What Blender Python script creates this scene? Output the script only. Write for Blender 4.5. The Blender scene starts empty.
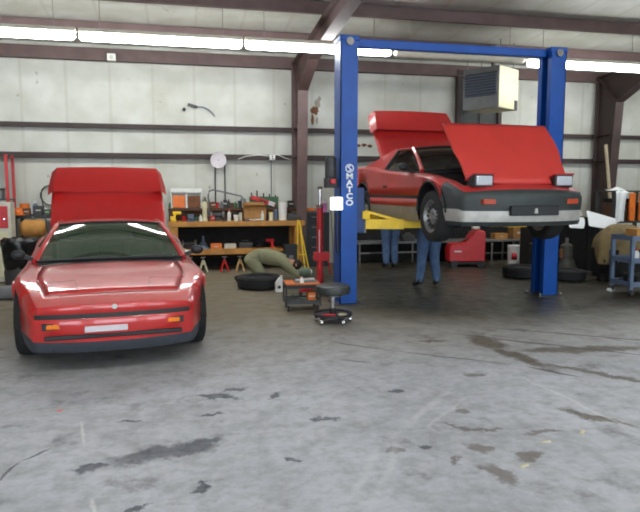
import bpy, bmesh, math, random
from mathutils import Vector, Matrix, Euler
R = math.radians
random.seed(7)
S = bpy.context.scene
COL = S.collection

# ------------------------------------------------------------------ materials
def C(r, g, b):
    f = lambda c: (c/255/12.92) if c/255 <= .04045 else ((c/255+.055)/1.055)**2.4
    return (f(r), f(g), f(b), 1)

def mat(name, col, rough=.6, metal=0., var=.12, scale=9., coat=0., bump=0., spec=.5, emit=0., emcol=None):
    m = bpy.data.materials.new(name); m.use_nodes = True
    nt = m.node_tree; N = nt.nodes; L = nt.links
    b = N['Principled BSDF']
    b.inputs['Roughness'].default_value = rough
    b.inputs['Metallic'].default_value = metal
    b.inputs['Coat Weight'].default_value = coat
    b.inputs['Coat Roughness'].default_value = .06
    b.inputs['Specular IOR Level'].default_value = spec
    if var > 0:
        tc = N.new('ShaderNodeTexCoord'); nz = N.new('ShaderNodeTexNoise')
        nz.inputs['Scale'].default_value = scale; nz.inputs['Detail'].default_value = 5
        L.new(tc.outputs['Object'], nz.inputs['Vector'])
        rp = N.new('ShaderNodeValToRGB')
        rp.color_ramp.elements[0].position = .3; rp.color_ramp.elements[1].position = .7
        rp.color_ramp.elements[0].color = tuple(c*(1-var) for c in col[:3]) + (1,)
        rp.color_ramp.elements[1].color = tuple(min(1, c*(1+var)) for c in col[:3]) + (1,)
        L.new(nz.outputs['Fac'], rp.inputs['Fac']); L.new(rp.outputs['Color'], b.inputs['Base Color'])
        if bump:
            bp = N.new('ShaderNodeBump'); bp.inputs['Strength'].default_value = bump; bp.inputs['Distance'].default_value = .02
            L.new(nz.outputs['Fac'], bp.inputs['Height']); L.new(bp.outputs['Normal'], b.inputs['Normal'])
    else:
        b.inputs['Base Color'].default_value = col
    if emit:
        b.inputs['Emission Color'].default_value = emcol or col
        b.inputs['Emission Strength'].default_value = emit
    return m

def glass(name, tint, gloss=.12, rough=.03, refl_haze=.5):
    m = bpy.data.materials.new(name); m.use_nodes = True
    nt = m.node_tree; N = nt.nodes; L = nt.links
    N.remove(N['Principled BSDF'])
    t = N.new('ShaderNodeBsdfTransparent'); t.inputs['Color'].default_value = tint
    g = N.new('ShaderNodeBsdfGlossy'); g.inputs['Roughness'].default_value = rough
    lw = N.new('ShaderNodeLayerWeight'); lw.inputs['Blend'].default_value = .25
    mr = N.new('ShaderNodeMapRange'); mr.inputs['To Min'].default_value = gloss; mr.inputs['To Max'].default_value = .8
    L.new(lw.outputs['Fresnel'], mr.inputs['Value'])
    mx = N.new('ShaderNodeMixShader')
    df = N.new('ShaderNodeBsdfDiffuse'); nz = N.new('ShaderNodeTexNoise'); nz.inputs['Scale'].default_value = 3
    rp = N.new('ShaderNodeValToRGB'); rp.color_ramp.elements[0].color = C(62, 80, 62); rp.color_ramp.elements[1].color = C(84, 102, 82)
    L.new(nz.outputs['Fac'], rp.inputs['Fac']); L.new(rp.outputs['Color'], df.inputs['Color'])
    m0 = N.new('ShaderNodeMixShader'); m0.inputs['Fac'].default_value = refl_haze; L.new(t.outputs[0], m0.inputs[1]); L.new(df.outputs[0], m0.inputs[2])  # green-grey diffuse painted in for the reflection haze on the glass
    L.new(mr.outputs['Result'], mx.inputs['Fac']); L.new(m0.outputs[0], mx.inputs[1]); L.new(g.outputs[0], mx.inputs[2])
    L.new(mx.outputs[0], N['Material Output'].inputs['Surface'])
    return m

M = dict(
    red=mat('car_red', C(188, 36, 34), .34, var=.05, coat=.9),
    red_dull=mat('faded_red', C(180, 40, 38), .42, var=.08, coat=.35),
    red_hood=mat('matte_red', C(190, 50, 42), .6, var=.06, scale=4, coat=.1),
    black=mat('black_plastic', C(28, 28, 31), .55),
    bumper=mat('charcoal_plastic', C(46, 52, 52), .55, var=.15),
    lip=mat('grey_rubber', C(62, 66, 74), .6, var=.1),
    silver=mat('dusty_silver', C(176, 174, 168), .45, .25, var=.12),
    cladding=mat('tan_silver', C(140, 132, 118), .5, .15, var=.15),
    rubber=mat('tyre_rubber', C(26, 26, 27), .8, var=.25, scale=20),
    rim=mat('alloy', C(150, 150, 150), .38, .7),
    dark=mat('underside', C(24, 23, 22), .85, var=.3),
    seat=mat('seat_cloth', C(45, 44, 44), .9),
    amber=mat('amber_lens', C(226, 120, 22), .25, var=.05),
    orange_lens=mat('orange_lens', C(170, 62, 30), .3, var=.05),
    lens=mat('clear_lens', C(200, 206, 214), .08, .3, var=.03),
    chrome=mat('chrome', C(205, 205, 208), .18, 1., var=.03),
    steel=mat('worn_steel', C(120, 118, 112), .45, .7, var=.2),
    plate=mat('plate_white', C(205, 196, 200), .35, var=.05),
    blue=mat('lift_blue', C(12, 72, 152), .4, var=.12, scale=5, spec=.3),
    blue_dark=mat('trim_blue', C(22, 52, 104), .5, var=.15),
    yellow=mat('lift_yellow', C(236, 196, 34), .45, var=.1),
    white=mat('white_plastic', C(226, 226, 220), .5, var=.05),
    cream=mat('cream_paint', C(214, 206, 170), .5, var=.08),
    offwhite=mat('off_white', C(200, 196, 180), .6, var=.1),
    letter=mat('letter_white', C(232, 236, 240), .5, var=.02),
    grey=mat('grey_paint', C(112, 112, 112), .55, var=.15),
    greyblue=mat('grey_blue', C(92, 108, 132), .55, var=.15),
    darkgrey=mat('dark_grey', C(58, 58, 58), .6, var=.2),
    wood=mat('bench_wood', C(182, 128, 62), .7, var=.22, scale=6),
    palewood=mat('pale_wood', C(196, 160, 108), .75, var=.18, scale=6),
    darkwood=mat('stained_wood', C(84, 58, 40), .75, var=.25),
    cardboard=mat('cardboard', C(160, 116, 66), .85, var=.15),
    primer=mat('red_oxide_steel', C(96, 75, 72), .6, var=.18, scale=4),
    primer_dark=mat('dark_red_oxide', C(58, 44, 41), .65, var=.2, scale=4),
    jeans=mat('denim', C(80, 104, 138), .9, var=.22, scale=14),
    shirt_dark=mat('dark_cloth', C(40, 42, 50), .9, var=.2),
    khaki=mat('khaki_cloth', C(142, 142, 110), .9, var=.14, scale=8),
    seat_vinyl=mat('dark_vinyl', C(50, 54, 52), .45, var=.15),
    grey_oily=mat('oily_alloy', C(82, 80, 74), .6, .2, var=.3),
    skin=mat('skin', C(196, 142, 112), .6, var=.08),
    hair=mat('hair', C(40, 30, 24), .8, var=.2),
    shoe=mat('boot_leather', C(40, 34, 30), .7, var=.2),
    orange=mat('orange_paint', C(222, 112, 34), .5, var=.12),
    jackred=mat('jack_red', C(192, 30, 36), .42, var=.1),
    pink=mat('pink_plastic', C(196, 110, 170), .6, var=.1),
    bag=mat('black_bag', C(20, 21, 24), .22, var=.3, bump=.5, scale=12),
    tan=mat('tan_tarp', C(128, 110, 74), .85, var=.25, scale=5, bump=.3),
    cloth=mat('white_cloth', C(222, 224, 222), .85, var=.06),
    sheet=mat('white_panel', C(222, 224, 226), .4, var=.05),
    green=mat('green_paint', C(60, 96, 66), .6, var=.15),
    lightgreen=mat('green_grey', C(112, 126, 108), .85, var=.15),
    brown=mat('rust_brown', C(112, 70, 44), .8, var=.3),
    terminal=mat('black_rubber_cable', C(34, 34, 36), .6),
    pole=mat('weathered_pole', C(150, 136, 112), .7, var=.2),
    tubeglow=mat('lit_tube', C(255, 255, 255), .4, var=0, emit=17., emcol=(.95, .99, 1., 1)),
    lampglow=mat('lit_work_lamp', C(255, 255, 255), .4, var=0, emit=4., emcol=(1., 1., .97, 1)),
    glass_clear=glass('side_glass', (.16, .18, .17, 1), .07, refl_haze=.06),
    glass=glass('tinted_glass', (.30, .36, .31, 1), .10),
)

# ------------------------------------------------------------------ mesh builder
class MB:
    def __init__(s): s.bm = bmesh.new()
    def face(s, pts, mi=0):
        vs = [s.bm.verts.new(p) for p in pts]
        try:
            f = s.bm.faces.new(vs); f.material_index = mi
        except ValueError: pass
        return s
    def box(s, x0, x1, y0, y1, z0, z1, mi=0, mtx=None):
        P = [Vector((x, y, z)) for z in (z0, z1) for y in (y0, y1) for x in (x0, x1)]
        if mtx is not None: P = [mtx @ p for p in P]
        v = [s.bm.verts.new(p) for p in P]
        for q in ((0,2,3,1),(4,5,7,6),(0,1,5,4),(2,6,7,3),(0,4,6,2),(1,3,7,5)):
            s.bm.faces.new([v[i] for i in q]).material_index = mi
        return s
    def bar(s, p0, p1, w, h, mi=0, up=(0,0,1)):
        p0, p1 = Vector(p0), Vector(p1); d = p1-p0; l = d.length; d.normalize()
        u = Vector(up)
        if abs(d.dot(u)) > .98: u = Vector((0,1,0))
        x = d.cross(u).normalized(); z = x.cross(d).normalized()
        m = Matrix((x, d, z)).transposed().to_4x4(); m.translation = p0
        return s.box(-w/2, w/2, 0, l, -h/2, h/2, mi, m)
    def tube(s, pts, r, n=8, mi=0, cap=True):
        pts = [Vector(p) for p in pts]; rings = []
        for i, p in enumerate(pts):
            rr = r[i] if isinstance(r, (list, tuple)) else r
            d = (pts[min(i+1, len(pts)-1)]-pts[max(i-1, 0)]).normalized()
            a = Vector((0,0,1)) if abs(d.z) < .9 else Vector((1,0,0))
            x = d.cross(a).normalized(); y = d.cross(x).normalized()
            rings.append([s.bm.verts.new(p+(x*math.cos(2*math.pi*k/n)+y*math.sin(2*math.pi*k/n))*rr) for k in range(n)])
        for a, b in zip(rings, rings[1:]):
            for k in range(n):
                s.bm.faces.new((a[k], a[(k+1)%n], b[(k+1)%n], b[k])).material_index = mi
        if cap:
            for q in (rings[0], rings[-1]):
                s.bm.faces.new(q).material_index = mi
        return s
    def cyl(s, p0, p1, r0, r1=None, n=16, mi=0):
        return s.tube([p0, p1], [r0, r0 if r1 is None else r1], n, mi)
    def lathe(s, prof, n=28, c=(0,0,0), axis='z', mi=0):
        c = Vector(c); rings = []
        for r, z in prof:
            ring = []
            for k in range(n):
                a = 2*math.pi*k/n
                p = Vector((r*math.cos(a), r*math.sin(a), z))
                if axis == 'x': p = Vector((p.z, p.x, p.y))
                if axis == 'y': p = Vector((p.x, p.z, p.y))
                ring.append(s.bm.verts.new(c+p))
            rings.append(ring)
        for a, b in zip(rings, rings[1:]):
            for k in range(n):
                s.bm.faces.new((a[k], a[(k+1)%n], b[(k+1)%n], b[k])).material_index = mi
        for q, (r, z) in ((rings[0], prof[0]), (rings[-1], prof[-1])):
            if r > 1e-4 and prof[0] != prof[-1]: s.bm.faces.new(q).material_index = mi
        bmesh.ops.remove_doubles(s.bm, verts=s.bm.verts, dist=1e-6)
        return s
    def ball(s, c, r, n=14, mi=0, squash=None):
        c = Vector(c); r = Vector(r) if not isinstance(r, (int, float)) else Vector((r, r, r))
        m = Matrix.Translation(c) @ Matrix.Diagonal((*r, 1))
        g = bmesh.ops.create_uvsphere(s.bm, u_segments=n*2, v_segments=n, radius=1, matrix=m)
        for v in g['verts']:
            for f in v.link_faces: f.material_index = mi
        return s
    def prism(s, poly, off, mi=0):
        off = Vector(off); a = [s.bm.verts.new(Vector(p)) for p in poly]; b = [s.bm.verts.new(Vector(p)+off) for p in poly]
        n = len(poly)
        s.bm.faces.new(a).material_index = mi; s.bm.faces.new(b[::-1]).material_index = mi
        for i in range(n): s.bm.faces.new((a[i], b[i], b[(i+1)%n], a[(i+1)%n])).material_index = mi
        return s
    def grid(s, rows, mi=0):
        V = [[s.bm.verts.new(p) for p in r] for r in rows]
        for a, b in zip(V, V[1:]):
            for i in range(len(a)-1):
                try: s.bm.faces.new((a[i], a[i+1], b[i+1], b[i])).material_index = mi
                except ValueError: pass
        return s
    def build(s, name, m, parent=None, loc=(0,0,0), rot=(0,0,0), bevel=0, ang=35, solid=0, weld=False, subsurf=0):
        bm = s.bm
        if weld:
            bmesh.ops.remove_doubles(bm, verts=bm.verts, dist=.0005)
            bmesh.ops.dissolve_degenerate(bm, edges=bm.edges, dist=.0003)
        bmesh.ops.recalc_face_normals(bm, faces=bm.faces)
        for f in bm.faces: f.smooth = True
        for e in bm.edges:
            if len(e.link_faces) == 2 and e.calc_face_angle(0) > R(ang): e.smooth = False
        me = bpy.data.meshes.new(name); bm.to_mesh(me); bm.free()
        for x in (m if isinstance(m, (list, tuple)) else [m]): me.materials.append(M[x] if isinstance(x, str) else x)
        o = bpy.data.objects.new(name, me); COL.objects.link(o)
        o.parent = parent; o.location = loc; o.rotation_euler = rot
        if solid:
            k = o.modifiers.new('thick', 'SOLIDIFY'); k.thickness = solid; k.offset = -1
        if bevel:
            k = o.modifiers.new('bevel', 'BEVEL'); k.width = bevel; k.segments = 2; k.limit_method = 'ANGLE'; k.angle_limit = R(40)
        if subsurf:
            k = o.modifiers.new('sub', 'SUBSURF'); k.levels = subsurf; k.render_levels = subsurf
        return o

def tag(o, label, cat, group=None):
    o['label'] = label; o['category'] = cat
    if group: o['group'] = group
    return o
def thing(name, label, cat, loc=(0,0,0), rz=0, group=None):
    o = bpy.data.objects.new(name, None); COL.objects.link(o)
    o.location = loc; o.rotation_euler = (0, 0, rz); o.empty_display_size = .2
    return tag(o, label, cat, group)
def struct(o):
    o['kind'] = 'structure'; return o
def dup(o, loc, rz=None, label=None):
    def cp(a, par):
        c = a.copy(); COL.objects.link(c); c.parent = par
        for ch in [x for x in COL.objects if x.parent == a]: cp(ch, c)
        return c
    c = cp(o, None); c.location = loc
    if rz is not None: c.rotation_euler = (0, 0, rz)
    if label: c['label'] = label
    return c
def lerp_tab(tab, x):
    if x <= tab[0][0]: return tab[0][1]
    for (a, fa), (b, fb) in zip(tab, tab[1:]):
        if x <= b:
            t = (x-a)/(b-a); return fa+(fb-fa)*t
    return tab[-1][1]
def smooth_tab(tab, x):
    # Catmull-Rom through the table
    if x <= tab[0][0]: return tab[0][1]
    for i in range(len(tab)-1):
        a, fa = tab[i]; b, fb = tab[i+1]
        if x <= b:
            t = (x-a)/(b-a)
            ma = (fb-tab[i-1][1])/(b-tab[i-1][0])*(b-a) if i > 0 else (fb-fa)
            mb = (tab[i+2][1]-fa)/(tab[i+2][0]-a)*(b-a) if i+2 < len(tab) else (fb-fa)
            return (2*t**3-3*t*t+1)*fa+(t**3-2*t*t+t)*ma+(-2*t**3+3*t*t)*fb+(t**3-t*t)*mb
    return tab[-1][1]

# ------------------------------------------------------------------ the building
def floor_material():
    m = bpy.data.materials.new('stained_concrete'); m.use_nodes = True
    nt = m.node_tree; N = nt.nodes; L = nt.links; b = N['Principled BSDF']
    geo = N.new('ShaderNodeNewGeometry'); pos = geo.outputs['Position']
    def noise(scale, detail=4, rough=.55):
        n = N.new('ShaderNodeTexNoise'); n.inputs['Scale'].default_value = scale
        n.inputs['Detail'].default_value = detail; n.inputs['Roughness'].default_value = rough
        L.new(pos, n.inputs['Vector']); return n
    def vm(op, a, bv=None):
        n = N.new('ShaderNodeVectorMath'); n.operation = op; L.new(a, n.inputs[0])
        if bv is not None:
            if isinstance(bv, tuple): n.inputs[1].default_value = bv
            else: L.new(bv, n.inputs[1])
        return n.outputs['Value'] if op == 'LENGTH' else n.outputs[0]
    def mr(a, f0, f1, t0, t1):
        n = N.new('ShaderNodeMapRange'); n.inputs['From Min'].default_value = f0; n.inputs['From Max'].default_value = f1
        n.inputs['To Min'].default_value = t0; n.inputs['To Max'].default_value = t1; L.new(a, n.inputs['Value']); return n.outputs[0]
    def mth(op, a, c):
        n = N.new('ShaderNodeMath'); n.operation = op
        for i, q in enumerate((a, c)):
            if isinstance(q, (int, float)): n.inputs[i].default_value = q
            else: L.new(q, n.inputs[i])
        return n.outputs[0]
    def mix(fac, a, c):
        n = N.new('ShaderNodeMix'); n.data_type = 'RGBA'
        L.new(fac, n.inputs['Factor'])
        for i, q in ((6, a), (7, c)):
            if isinstance(q, tuple): n.inputs[i].default_value = q
            else: L.new(q, n.inputs[i])
        return n.outputs[2]
    n1 = noise(.9, 6); n2 = noise(5, 5); n3 = noise(2.1, 7, .65)
    dn = noise(3.2, 4)
    wob = vm('SCALE', vm('SUBTRACT', dn.outputs['Color'], (.5, .5, .5)))
    wob.node.inputs['Scale'].default_value = .30
    fn_ = noise(16, 5, .7)
    wobf = vm('SCALE', vm('SUBTRACT', fn_.outputs['Color'], (.5, .5, .5)))
    wobf.node.inputs['Scale'].default_value = .16
    wpos = vm('ADD', vm('ADD', pos, wob), wobf)
    wob2 = vm('SCALE', vm('SUBTRACT', dn.outputs['Color'], (.5, .5, .5)))
    wob2.node.inputs['Scale'].default_value = .10
    lpos = vm('ADD', pos, wob2)
    def blob(x, y, a, bb, rot=0, lo=.8, hi=1.05, fine=False):
        p = vm('SUBTRACT', lpos if fine else wpos, (x, y, 0))
        n = N.new('ShaderNodeVectorRotate'); n.rotation_type = 'Z_AXIS'; n.inputs['Angle'].default_value = -R(rot); L.new(p, n.inputs['Vector'])
        return mr(vm('LENGTH', vm('MULTIPLY', n.outputs[0], (1/a, 1/bb, 0))), lo, hi, 1, 0)
    base = mix(mr(n1.outputs['Fac'], .35, .65, 0, 1), C(186, 187, 193), C(166, 167, 172))
    base = mix(mr(n2.outputs['Fac'], .45, .75, 0, .5), base, C(128, 124, 118))
    n4 = noise(14, 8, .7)
    base = mix(mr(n4.outputs['Fac'], .48, .72, 0, .42), base, C(112, 106, 100))
    base = mix(mr(n4.outputs['Fac'], .46, .30, 0, .35), base, C(206, 206, 208))
    # older, browner concrete towards the work bench
    sep = N.new('ShaderNodeSeparateXYZ'); L.new(wpos, sep.inputs[0])
    base = mix(mr(sep.outputs['Y'], 4.6, 7.4, 0, .9), base, C(120, 108, 82))
    # small scattered oil spots
    spots = mr(n3.outputs['Fac'], .585, .66, 0, .5)
    base = mix(spots, base, C(84, 78, 74))
    # soaked, oily ground below the hoist, darkened further by a painted car shadow
    wet_shade = blob(4.7, 9.3, 3.3, 3.1, 0, .78, 1.12)
    wet_shade_mix = mth('MULTIPLY', wet_shade, mr(n3.outputs['Fac'], .3, .6, .97, .72))
    base = mix(wet_shade_mix, base, C(36, 35, 28))
    def seg(x0, y0, x1, y1, wd):
        return ((x0+x1)/2, (y0+y1)/2, math.hypot(x1-x0, y1-y0)/2, wd, math.degrees(math.atan2(y1-y0, x1-x0)))
    def paint(lst, col, k, lo=.68, hi=1.08, fine=False):
        nonlocal base
        m_ = None
        for q in lst:
            f_ = blob(*q, lo, hi, fine)
            m_ = f_ if m_ is None else mth('MAXIMUM', m_, f_)
        base = mix(mth('MULTIPLY', m_, mr(n4.outputs['Fac'], .35, .65, min(1, k*1.08), k*.75)), base, col)
    paint([(3.0, 5.55, .17, .27, 10), seg(2.95, 5.45, 3.12, 4.55, .10), seg(3.0, 4.85, 3.75, 3.95, .07), seg(3.1, 5.2, 4.5, 5.0, .12), (2.5, 5.75, .2, .05, -10), seg(2.55, 3.75, 2.85, 3.3, .08)], C(84, 70, 50), .85)
    paint([seg(1.62, 3.66, 2.0, 3.46, .035), (1.96, 3.07, .12, .07, 20), (1.66, 2.86, .07, .18, 5), (1.71, 3.2, .06, .10, 0), (1.25, 3.3, .05, .05, 0), (2.2, 3.35, .16, .04, -10), (1.5, 3.1, .05, .03, 30), (1.9, 3.85, .06, .05, 0), (2.35, 4.6, .08, .06, 0)], C(92, 80, 66), .75)
    paint([(-.10, 3.60, .33, .13, 6), seg(.0, 3.66, .26, 3.72, .06), (-.50, 3.5, .12, .055, 10), (.26, 4.5, .16, .05, -20), (.38, 4.62, .1, .05, 20), (.2, 4.12, .12, .025, 0), (-.2, 2.95, .06, .04, 0), (.1, 3.1, .05, .03, 0), (.95, 3.9, .10, .04, 20), (1.42, 3.3, .06, .05, 0), (.7, 4.4, .08, .04, 10), (.6, 3.3, .05, .03, 0), (1.6, 4.35, .07, .05, 0), (-.3, 4.15, .08, .03, 0)], C(70, 73, 82), .92)
    paint([seg(1.45, 5.95, 1.95, 5.5, .022), seg(1.9, 5.52, 2.9, 4.72, .020), seg(2.9, 4.75, 3.2, 4.3, .025), seg(2.7, 6.1, 4.4, 4.6, .03), seg(3.3, 6.2, 5.0, 5.0, .03), seg(1.4, 5.3, 1.65, 5.1, .02)], C(62, 58, 52), .75, .7, 1.05, True)
    paint([seg(-.95, 3.38, -.88, 3.66, .012), seg(-.89, 3.64, -.75, 3.8, .012)], C(66, 66, 70), .8, .7, 1, True)
    paint([seg(2.7, 4.7, 2.82, 3.0, .016), seg(-.66, 4.25, -.56, 3.75, .014), seg(-.44, 3.12, -.40, 2.9, .014)], C(214, 212, 206), .6, .5, 1, True)
    paint([seg(.75, 2.7, 1.2, 3.5, .035), seg(.88, 2.7, 1.33, 3.5, .03), seg(1.15, 3.4, 2.1, 4.35, .04), seg(1.3, 3.4, 2.2, 4.2, .02)], C(206, 206, 206), .38, .3, 1.1, True)
    base = mix(mth('MULTIPLY', blob(-.83, 4.45, .03, .025, 0, .6, 1, True), .8), base, C(226, 92, 70))
    L.new(base, b.inputs['Base Color'])
    ro = mth('SUBTRACT', mr(n2.outputs['Fac'], .3, .7, .50, .72), mth('MULTIPLY', wet_shade_mix, .28))
    L.new(ro, b.inputs['Roughness'])
    bp = N.new('ShaderNodeBump'); bp.inputs['Strength'].default_value = .12; bp.inputs['Distance'].default_value = .01
    L.new(n2.outputs['Fac'], bp.inputs['Height']); L.new(bp.outputs['Normal'], b.inputs['Normal'])
    return m

def wall_material():
    m = bpy.data.materials.new('vinyl_faced_insulation'); m.use_nodes = True
    nt = m.node_tree; N = nt.nodes; L = nt.links; b = N['Principled BSDF']
    b.inputs['Roughness'].default_value = .55
    geo = N.new('ShaderNodeNewGeometry'); sep = N.new('ShaderNodeSeparateXYZ'); L.new(geo.outputs['Position'], sep.inputs[0])
    nz = N.new('ShaderNodeTexNoise'); nz.inputs['Scale'].default_value = 1.6; nz.inputs['Detail'].default_value = 6
    L.new(geo.outputs['Position'], nz.inputs['Vector'])
    r1 = N.new('ShaderNodeValToRGB'); r1.color_ramp.elements[0].position = .35; r1.color_ramp.elements[1].position = .66
    r1.color_ramp.elements[0].color = C(182, 181, 168); r1.color_ramp.elements[1].color = C(203, 203, 194)
    L.new(nz.outputs['Fac'], r1.inputs['Fac'])
    # seams between the insulation blankets, every 0.78 m
    d = N.new('ShaderNodeMath'); d.operation = 'MULTIPLY'; d.inputs[1].default_value = 1/.78; L.new(sep.outputs['X'], d.inputs[0])
    f = N.new('ShaderNodeMath'); f.operation = 'FRACT'; L.new(d.outputs[0], f.inputs[0])
    s = N.new('ShaderNodeMath'); s.operation = 'SUBTRACT'; s.inputs[1].default_value = .5; L.new(f.outputs[0], s.inputs[0])
    a = N.new('ShaderNodeMath'); a.operation = 'ABSOLUTE'; L.new(s.outputs[0], a.inputs[0])
    mr = N.new('ShaderNodeMapRange'); mr.inputs['From Min'].default_value = 0; mr.inputs['From Max'].default_value = .05
    mr.inputs['To Min'].default_value = .5; mr.inputs['To Max'].default_value = 0; L.new(a.outputs[0], mr.inputs['Value'])
    mx = N.new('ShaderNodeMix'); mx.data_type = 'RGBA'; L.new(mr.outputs[0], mx.inputs['Factor'])
    L.new(r1.outputs['Color'], mx.inputs[6]); mx.inputs[7].default_value = C(170, 165, 150)
    n2 = N.new('ShaderNodeTexNoise'); n2.inputs['Scale'].default_value = 6; n2.inputs['Detail'].default_value = 3
    L.new(geo.outputs['Position'], n2.inputs['Vector'])
    r2 = N.new('ShaderNodeMapRange'); r2.inputs['From Min'].default_value = .72; r2.inputs['From Max'].default_value = .78; r2.inputs['To Max'].default_value = .6
    L.new(n2.outputs['Fac'], r2.inputs['Value'])
    mx2 = N.new('ShaderNodeMix'); mx2.data_type = 'RGBA'; L.new(r2.outputs[0], mx2.inputs['Factor'])
    L.new(mx.outputs[2], mx2.inputs[6]); mx2.inputs[7].default_value = C(120, 104, 84)
    L.new(mx2.outputs[2], b.inputs['Base Color'])
    bp = N.new('ShaderNodeBump'); bp.inputs['Strength'].default_value = .35; bp.inputs['Distance'].default_value = .03
    L.new(nz.outputs['Fac'], bp.inputs['Height']); L.new(bp.outputs['Normal'], b.inputs['Normal'])
    return m
M['floor'] = floor_material(); M['wall'] = wall_material()

XL, XR, YF, YB, EAVE, SL = -12.4, 17.0, -7.0, 12.55, 4.20, 1/12
zr = lambda y: EAVE+.02+(YB-y)*SL           # underside of the roof blanket
struct(MB().box(XL, XR, YF, YB+.15, -.2, 0).build('floor', 'floor'))
struct(MB().box(XL, XR, YB, YB+.15, 0, 4.5).build('wall_back', 'wall'))
struct(MB().box(XL-.15, XL, YF, YB, 0, 6.0).build('wall_left', 'wall'))
struct(MB().box(XR, XR+.15, YF, YB, 0, 6.0).build('wall_right', 'wall'))
struct(MB().prism([(XL, YB+.15, zr(YB+.15)), (XL, YF, zr(YF)), (XL, YF, zr(YF)+.15), (XL, YB+.15, zr(YB+.15)+.15)], (XR-XL, 0, 0)).build('ceiling', 'wall'))
# the front of the building behind the camera: three open overhead doors between piers
fw = MB()
for a, c in ((XL, -8.4), (-3.8, -1.6), (3.6, 5.8), (11.0, XR)): fw.box(a, c, YF-.15, YF, 0, 4.0)
fw.box(XL, XR, YF-.15, YF, 4.0, 6.1)
struct(fw.build('wall_front', 'wall'))
# wall girts and eave strut (Z sections running along the wall)
def zee(y, z, h=.2, w=.07, t=.012, x0=XL, x1=XR, tilt=0):
    mb = MB()
    mb.box(x0, x1, y-t/2, y+t/2, z-h/2, z+h/2).box(x0, x1, y-w, y, z-h/2, z-h/2+t).box(x0, x1, y, y+w, z+h/2-t, z+h/2)
    return mb
n = 0
for z, h in ((2.72, .09), (2.17, .10)):
    n += 1
    struct(zee(YB-.075, z, h, .07).build('trim_%d' % n, 'primer_dark'))
n += 1
struct(zee(YB-.10, 4.02, .24, .09).build('trim_%d' % n, 'primer'))
for i in range(9):                                              # roof purlins
    y = 11.25-1.5*i; n += 1
    struct(zee(y, zr(y)-.115, .20, .075).build('trim_%d' % n, 'primer'))
# the rigid frames: tapered column + haunch + rafter, each one piece of steel
for X in (2.38, 9.28, -4.6):
    n += 1
    mb = MB(); w = .20; t = .016
    yo = YB-.16
    inner = [(yo-.42, 0), (yo-.62, 3.2)]                        # inner flange of the column
    zt = lambda y: zr(y)-.235                                   # top flange of the rafter
    d_k, d_m = .66, .26
    knee = (yo-.66, zt(yo-.66)-d_k)
    raf = [(yo-.66-.9, zt(yo-1.56)-.34), (4, zt(4)-d_m), (YF+.1, zt(YF+.1)-d_m-.1)]
    # web (in the YZ plane)
    mb.prism([(X-.006, yo, 0), (X-.006, yo, zt(yo)), (X-.006, YF+.1, zt(YF+.1)), (X-.006, raf[2][0], raf[2][1]), (X-.006, raf[1][0], raf[1][1]),
              (X-.006, raf[0][0], raf[0][1]), (X-.006, knee[0], knee[1]), (X-.006, inner[0][0], 0)], (.012, 0, 0))
    mb.bar((X, yo, 0), (X, yo, zt(yo)), w, t, up=(0, 1, 0))
    mb.bar((X, yo, zt(yo)), (X, YF+.1, zt(YF+.1)), w, t)
    mb.bar((X, inner[0][0], 0), (X, knee[0], knee[1]), w, t, up=(0, 1, 0))
    pts = [knee]+raf
    for a, c in zip(pts, pts[1:]): mb.bar((X, *a), (X, *c), w, t)
    mb.bar((X, knee[0], knee[1]), (X, yo, zt(yo)), w*.9, t)     # knee stiffener
    for zz in (2.17, 2.72): mb.box(X-.09, X+.09, yo-.4, yo-.01, zz-.004, zz+.004)
    mb.box(X-.14, X+.14, yo-.50, yo+.04, 0, .02)
    struct(mb.build('trim_%d' % n, 'primer_dark' if X > 5 else 'primer'))

# ------------------------------------------------------------------ fluorescent strip lights
def strip_light(label, loc, lit=True, group='fluorescent strip lights'):
    t = thing('strip_light', label, 'light', loc, 0, group)
    MB().prism([(-1.20, -.075, .02), (-1.20, .075, .02), (-1.20, .045, .08), (-1.20, -.045, .08)], (2.40, 0, 0)).build('housing', 'offwhite', t, bevel=.004)
    MB().tube([(-1.195, 0, -.035), (-1.185, 0, -.035), (-1.165, 0, -.035), (-1.13, 0, -.035), (1.13, 0, -.035), (1.165, 0, -.035), (1.185, 0, -.035), (1.195, 0, -.035)], [.012, .034, .052, .062, .062, .052, .034, .012], 14).build('thick_tube', 'tubeglow' if lit else 'offwhite', t, ang=60)  # tube thickened so the lamp's bloom is built into its shape
    for s in (-1, 1):
        MB().tube([(s*.9, 0, .08), (s*.9, 0, zr(loc[1])-.02-loc[2])], .004, 5).build('hanger_wire', 'steel', t)
    return t
LY, LZ = 9.95, 3.80
lab = ['lit tube light cut by the left edge of the photo', 'lit tube light hanging above the red car with the closed hood',
       'lit tube light ending at the blue post with the white lettering', 'lit tube light passing behind the lettered blue post',
       'tube light ending at the plain blue hoist post', 'lit tube light above the white panels and tan heap']
xs = [-2.60, -.13, 2.34-.02, 4.76, 7.10, 9.52]
xs = [-2.58, -.15, 2.28, 4.71, 7.14, 9.57]
# first and second in the row
strip_light(lab[0], (-2.58, LY, LZ)); strip_light(lab[1], (-.14, LY, LZ)); strip_light('lit tube light whose far end passes behind the lettered blue post', (2.30, LY, LZ))
strip_light('unlit grey tube light between the two blue hoist posts', (4.74, LY, LZ-.01), lit=False)
strip_light('lit tube light just beyond the plain blue post, right end of the row', (7.18, LY, LZ-.06))
strip_light('lit tube light cut by the right edge of the photo', (9.62, LY, LZ-.06))
for i, (x, y) in enumerate([(-3.4, 3.2), (.2, 3.2), (3.8, 3.2), (7.4, 3.2), (-1.6, -2.4), (2.6, -2.4), (6.8, -2.4)]):
    strip_light('lit tube light in the rows overhead, out of the photo', (x, y, LZ+.35+.03*i*0))

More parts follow.
